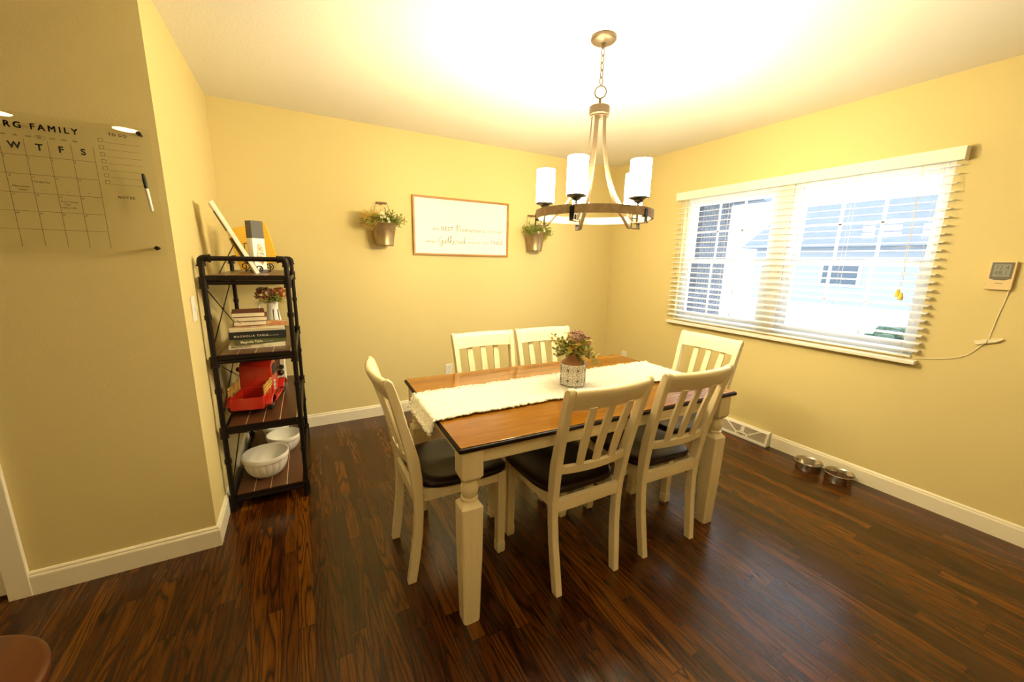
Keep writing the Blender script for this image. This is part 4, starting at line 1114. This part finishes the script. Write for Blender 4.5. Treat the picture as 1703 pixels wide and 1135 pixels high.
# white pitcher with flowers, on the second shelf behind the books
pj = thing('flower_pitcher', 'white jug with black stripe holding red and green flowers, behind the books on the shelf', 'pitcher', (.285, -.47, LEV[2]+.0005), R_(20)); pj.scale = (.92, .92, .86)
MB().lathe([(.001,0), (.040,0), (.044,.006), (.052,.05), (.050,.10), (.040,.16), (.034,.20), (.036,.235), (.046,.262), (.043,.262), (.032,.235), (.030,.20), (.030,.12), (.001,.10)], 36, wob=lambda a, z: 1+(.22*max(0, math.cos(a-PI/2))**6 if z > .235 else 0)).build('jug', M['stoneware'], pj, smooth=True)
MB().tube(smooth([(-.036,0,.235), (-.075,0,.240), (-.088,0,.200), (-.078,0,.150), (-.050,0,.115)], 5), .0065, 8).build('jug_handle', M['stoneware'], pj, smooth=True)
lt = MB(); 
for z0, z1, a in ((.05,.19,-1.15), (.05,.19,-1.9)):
    lt.tube([((.0535-.012*t)*math.cos(a+.12*t), (.0535-.012*t)*math.sin(a+.12*t), z0+(z1-z0)*t) for t in (0,.25,.5,.75,1)], .0025, 6)
lt.build('black_stripe', M['ink'], pj)
rnd = random.Random(5); g1 = MB()
for i in range(18):
    a = rnd.random()*2*PI; sprig(g1, rnd, (.01*math.cos(a), .01*math.sin(a), .25), (math.cos(a)*1.2, math.sin(a)*1.2, rnd.uniform(.2,1.0)), .09, 12, .006, .018, 1)
g1.build('foliage', M['leaf_gold'], pj)
f1 = MB(); floret_cluster(f1, rnd, (.048,-.01,.298), .052, 120, .014); f1.build('blossom', M['orange_fl'], pj)
f1 = MB(); floret_cluster(f1, rnd, (-.050,-.02,.303), .054, 120, .014); f1.build('blossom', M['rust_fl'], pj)
f1 = MB(); floret_cluster(f1, rnd, (.005,-.045,.272), .038, 70, .014); f1.build('blossom', M['leaf'], pj)

# ---- top shelf
z0 = LEV[3]+.0005
# thin white canvas leaning towards the wall, seen from its edge
lx, lz, tx, tz = .262, z0+.0005, .086, 1.680
d = Vector((tx-lx, 0, tz-lz)); Ld = d.length; ang = math.atan2(d.x, d.z)
cvs = thing('leaning_canvas', 'thin white canvas seen edge-on, leaning back on a wire stand on the top shelf', 'canvas', (lx, -.86, lz+.004), R_(9))
A = Matrix.Rotation(ang, 4, 'Y')
MB().box(-.020, 0, 0, .15, 0, Ld-.006, M=A).build('board', M['whitecard'], cvs, bevel=.002)
MB().box(-.0212, -.0200, .012, .13, Ld*.62, Ld*.88, M=A).build('back_label', M['charcoal'], cvs)
MB().box(-.030, -.0201, .015, .135, Ld*.16, Ld*.52, M=A).build('stretcher', mat('dark_backing', (.10,.05,.02), .6), cvs)
# black wire easel under it
es = thing('wire_easel', 'black wire easel with curled feet on the top shelf', 'easel', (.183, -.790, z0))
e = MB()
def wp(P): return smooth(P, 5)
for y in (-.03, .03):
    e.tube(wp([(.065,y,.010), (.052,y,.045), (.020,y,.110), (-.018,y,.190)]), .0028, 6)
    # curl
    sp = [(.072+.020*(1-i/16)*math.cos(i*.75-1.5), y, .026+.020*(1-i/16)*math.sin(i*.75-1.5)) for i in range(13)]
    e.tube(sp, .0026, 6)
e.tube([(.020,-.03,.110), (.020,.03,.110)], .0026, 6); e.tube([(-.018,-.03,.190), (-.018,.03,.190)], .0026, 6)
e.tube([(-.018,0,.190), (-.115,0,.003)], .0028, 6)
# scrolls facing the room
e.build('wire_frame', M['blackmetal'], es)
# standing gift box / book with a photo band
bx = thing('photo_box', 'upright white box with charcoal top band and a small printed picture on the top shelf', 'box', (.262, -.735, z0), R_(14))
bx.location = (.243, -.655, z0); bx.rotation_euler = (0, 0, R_(32))
w_, dp, hh = .069, .060, .300
MB().box(-w_/2, w_/2, -dp/2, dp/2, .018, hh-.100).build('white_sleeve', M['whitecard'], bx, bevel=.001)
MB().box(-w_/2, w_/2, -dp/2, dp/2, hh-.0995, hh).build('top_band', M['charcoal'], bx, bevel=.001)
MB().box(-w_/2, w_/2, -dp/2, dp/2, 0, .0175).build('base_band', M['charcoal'], bx, bevel=.001)
pic = mat('printed_picture', (.6,.4,.2), .5); g = NG(pic); tc = g.n('ShaderNodeTexCoord'); nz = g.n('ShaderNodeTexNoise'); nz.inputs['Scale'].default_value = 30; g.l(tc.outputs['Object'], nz.inputs['Vector']); g.l(g.ramp(nz.outputs['Fac'], [(.36, (.15,.09,.12)), (.46, (.55,.30,.10)), (.54, (.70,.62,.50)), (.66, (.28,.25,.38))]), g.b.inputs['Base Color'])
MB().prism([(-.014,.060), (.010,.045), (.024,.070), (.026,.105), (.019,.145), (.006,.172), (-.008,.165), (-.012,.130), (-.018,.100)], 'y', -dp/2-.0012, -dp/2-.0002).build('printed_figure', pic, bx)
text_mesh([('Sip Co', .014, Tfront(-.028, -dp/2-.0004, .030))], 'lettering', M['ink'], bx, .0002) if False else None
# mustard board leaning at the back
ms = MB(); A = Mt((0,0,0), R_(-14), R_(-15), 0)
ms.box(-.105, .115, -.008, .008, .022, .285, M=A)
o = ms.build('mustard_board', M['mustard'], bevel=.004); o.location = (.245, -.52, z0+.014); o.rotation_euler = (0, 0, R_(-6)); tag(o, 'square mustard-yellow board leaning at the back of the top shelf', 'board')
o = MB(); 
for x in (-.105, .022):
    o.tube(wp([(x,-.032,.012), (x,.008,.006), (x,.052,.175)]), .0028, 6)
    o.tube([(x+.024*(1-i/20)*math.cos(i*.62-1.6), -.034, .034+.024*(1-i/20)*math.sin(i*.62-1.6)) for i in range(17)], .0030, 6)
o.tube([(-.105,.008,.006), (.022,.008,.006)], .0026, 6); o.tube([(-.105,.052,.175), (.022,.052,.175)], .0026, 6); o.tube([(-.04,.052,.175), (-.04,.13,.003)], .0026, 6)
o = o.build('wire_easel', M['blackmetal']); o.location = (.275, -.545, z0); tag(o, 'black wire easel with curled feet holding the mustard-yellow board', 'easel')

# ------------------------------------------------------------------ acrylic calendar on the hall wall
cp = thing('acrylic_calendar', 'clear acrylic wall calendar with black lettering and grid, hung on the left wall', 'calendar', (-.325, -D1, 1.393))
yb, yf = -.026, -.022        # local y of the panel faces (front is -y)
CXL, CXR = -.618+.325, -.020+.325
MB().box(CXL, CXR, yb, yf, 0, .480).build('panel', M['acrylic'], cp)
so = MB()
for x in (CXL+.03, CXR-.030):
    for z in (.030, .460):
        so.cyl((x,0,z), (x,yf,z), .0055, 12); so.cyl((x,yb-.0045,z), (x,yb,z), .008, 16); so.cyl((x,yb-.007,z), (x,yb-.004,z), .006, 16)
so.build('standoff_screw', M['blackmetal'], cp, smooth=True)
def cT(x, z): return Tfront(x+.325, yb-.0004, z-1.393)
grp_title = [('RG FAMILY', .0275, cT(-.405+q*.0007,1.822+w*.0007), 'LEFT', 0, 1.45) for q in (-1, 0, 1) for w in (-1, 1)]
grp_month = []; grp_week = []; grp_day = []
for mth, x in (('JUN',-.417), ('JUL',-.386), ('AUG',-.357), ('SEP',-.328), ('OCT',-.298), ('NOV',-.269), ('DEC',-.239)): grp_month.append((mth, .0062, cT(x,1.7955), 'LEFT', .035, 1.15))
for dy, x in (('W',-.4045), ('T',-.3375), ('F',-.281), ('S',-.223)): grp_week.append((dy, .030, cT(x,1.754), 'LEFT', .035))
grp_head = [('TO DO', .0135, cT(-.1395,1.833), 'LEFT', .03, 1.3), ('NOTES', .0125, cT(-.1415,1.608), 'LEFT', .03, 1.35)]
days = {0: (3,4,5,6), 1: (10,11,12,13), 2: (17,18,19,20), 3: (24,25,26,27)}
for r, ds in days.items():
    for c, dn in enumerate(ds): grp_day.append((str(dn), .0085, cT(-.421+.0588*c, 1.7215-.0628*r)))
grp_hand = [('Microwave', .0105, cT(-.4155,1.6235), 'LEFT', 0, .9), ('Oven?', .0095, cT(-.402,1.6125), 'LEFT', 0, .9), ('Tie-dye Day', .0092, cT(-.3605,1.643), 'LEFT', 0, .9), ('First Tommy', .0088, cT(-.3005,1.580), 'LEFT', 0, .95), ('Trim', .0088, cT(-.294,1.570), 'LEFT', 0, .95), ('Haircut 1:30', .0085, cT(-.3015,1.5585), 'LEFT', 0, .9)]
for nm, gi in (('family_title', grp_title), ('month_names', grp_month), ('weekday_letters', grp_week), ('list_headings', grp_head), ('day_numbers', grp_day), ('handwritten_notes', grp_hand)): text_mesh(gi, nm, M['ink'], cp, .0002)
gl = MB()
def gbox(x0, x1, z0, z1): gl.box(x0+.325, x1+.325, yb-.0006, yb-.0001, z0-1.393, z1-1.393)
t_ = .0010
for i in range(-3, 5):
    x = -.4235+.0589*i+.0005
    if x > -.61: gbox(x-t_/2, x+t_/2, 1.417, 1.787)
for k in range(5):
    z = 1.7325-.0632*k
    gbox(-.600, -.188, z-t_/2, z+t_/2)
for k in range(7):
    z = 1.8135-.0248*k
    for a in (-.1695, -.1575): gbox(a-t_/2, a+t_/2, z-.006, z+.006)
    for b in (-.006, .006): gbox(-.1695, -.1575, z+b-t_/2, z+b+t_/2)
    gbox(-.1525, -.054, z-.0065-t_/3, z-.0065+t_/3)
for x, z in ((-.335,1.6165), (-.2765,1.617), (-.2195,1.6175)): gbox(x-.006, x+.003, z, z+.0008)
gl.tube([(-.3215+.325+.0135*math.cos(2*PI*i/24), yb-.0003, 1.7975-1.393+.0062*math.sin(2*PI*i/24)) for i in range(24)], .0005, 4, closed=True)
gl.build('grid_lines', M['ink'], cp)
# marker clipped on the calendar
mk = thing('marker_pen', 'black-capped white marker clipped to the right side of the calendar', 'marker', (-.0445, -D1-.026-.0085, 1.567), 0)
MB().lathe([(.001,0), (.0045,0), (.0055,.003), (.0058,.085), (.001,.086)], 16).build('barrel', M['white_plastic'], mk, smooth=True)
MB().lathe([(.0063,.086), (.0066,.090), (.0066,.118), (.0048,.138), (.001,.140)], 16).build('cap', M['ink'], mk, smooth=True)
MB().box(-.002, .002, .006, .008, .070, .120).build('clip', M['ink'], mk)
mk.rotation_euler = (0, R_(-4.5), 0)

# ------------------------------------------------------------------ stool in the near left corner
sl = thing('wooden_stool', 'round reddish-brown wooden stool at the lower left corner', 'stool', (-.34, -2.36, 0))
rs = []; mb = MB()
for r, z in ((.19,.420), (.198,.424), (.200,.432), (.200,.444), (.196,.450), (.188,.452)): rs.append([(r*math.cos(2*PI*i/64), r*math.sin(2*PI*i/64), z) for i in range(64)])
mb.rings(rs); mb.build('seat', M['stool'], sl, smooth=True, ang=50)
mb = MB().lathe([(.165,.360), (.172,.360), (.172,.420), (.165,.420), (.165,.360)], 48); mb.build('apron', M['stool'], sl, smooth=True)
for k in range(4):
    a = R_(45+90*k); mb = MB()
    mb.tube([(.145*math.cos(a), .145*math.sin(a), .419), (.185*math.cos(a), .185*math.sin(a), 0)], [.021,.016], 14); mb.build('leg', M['stool'], sl, smooth=True)
mb = MB(); mb.tube([(.160*math.cos(2*PI*i/40), .160*math.sin(2*PI*i/40), .20) for i in range(40)], .008, 8, closed=True); mb.build('footring', M['stool'], sl, smooth=True)
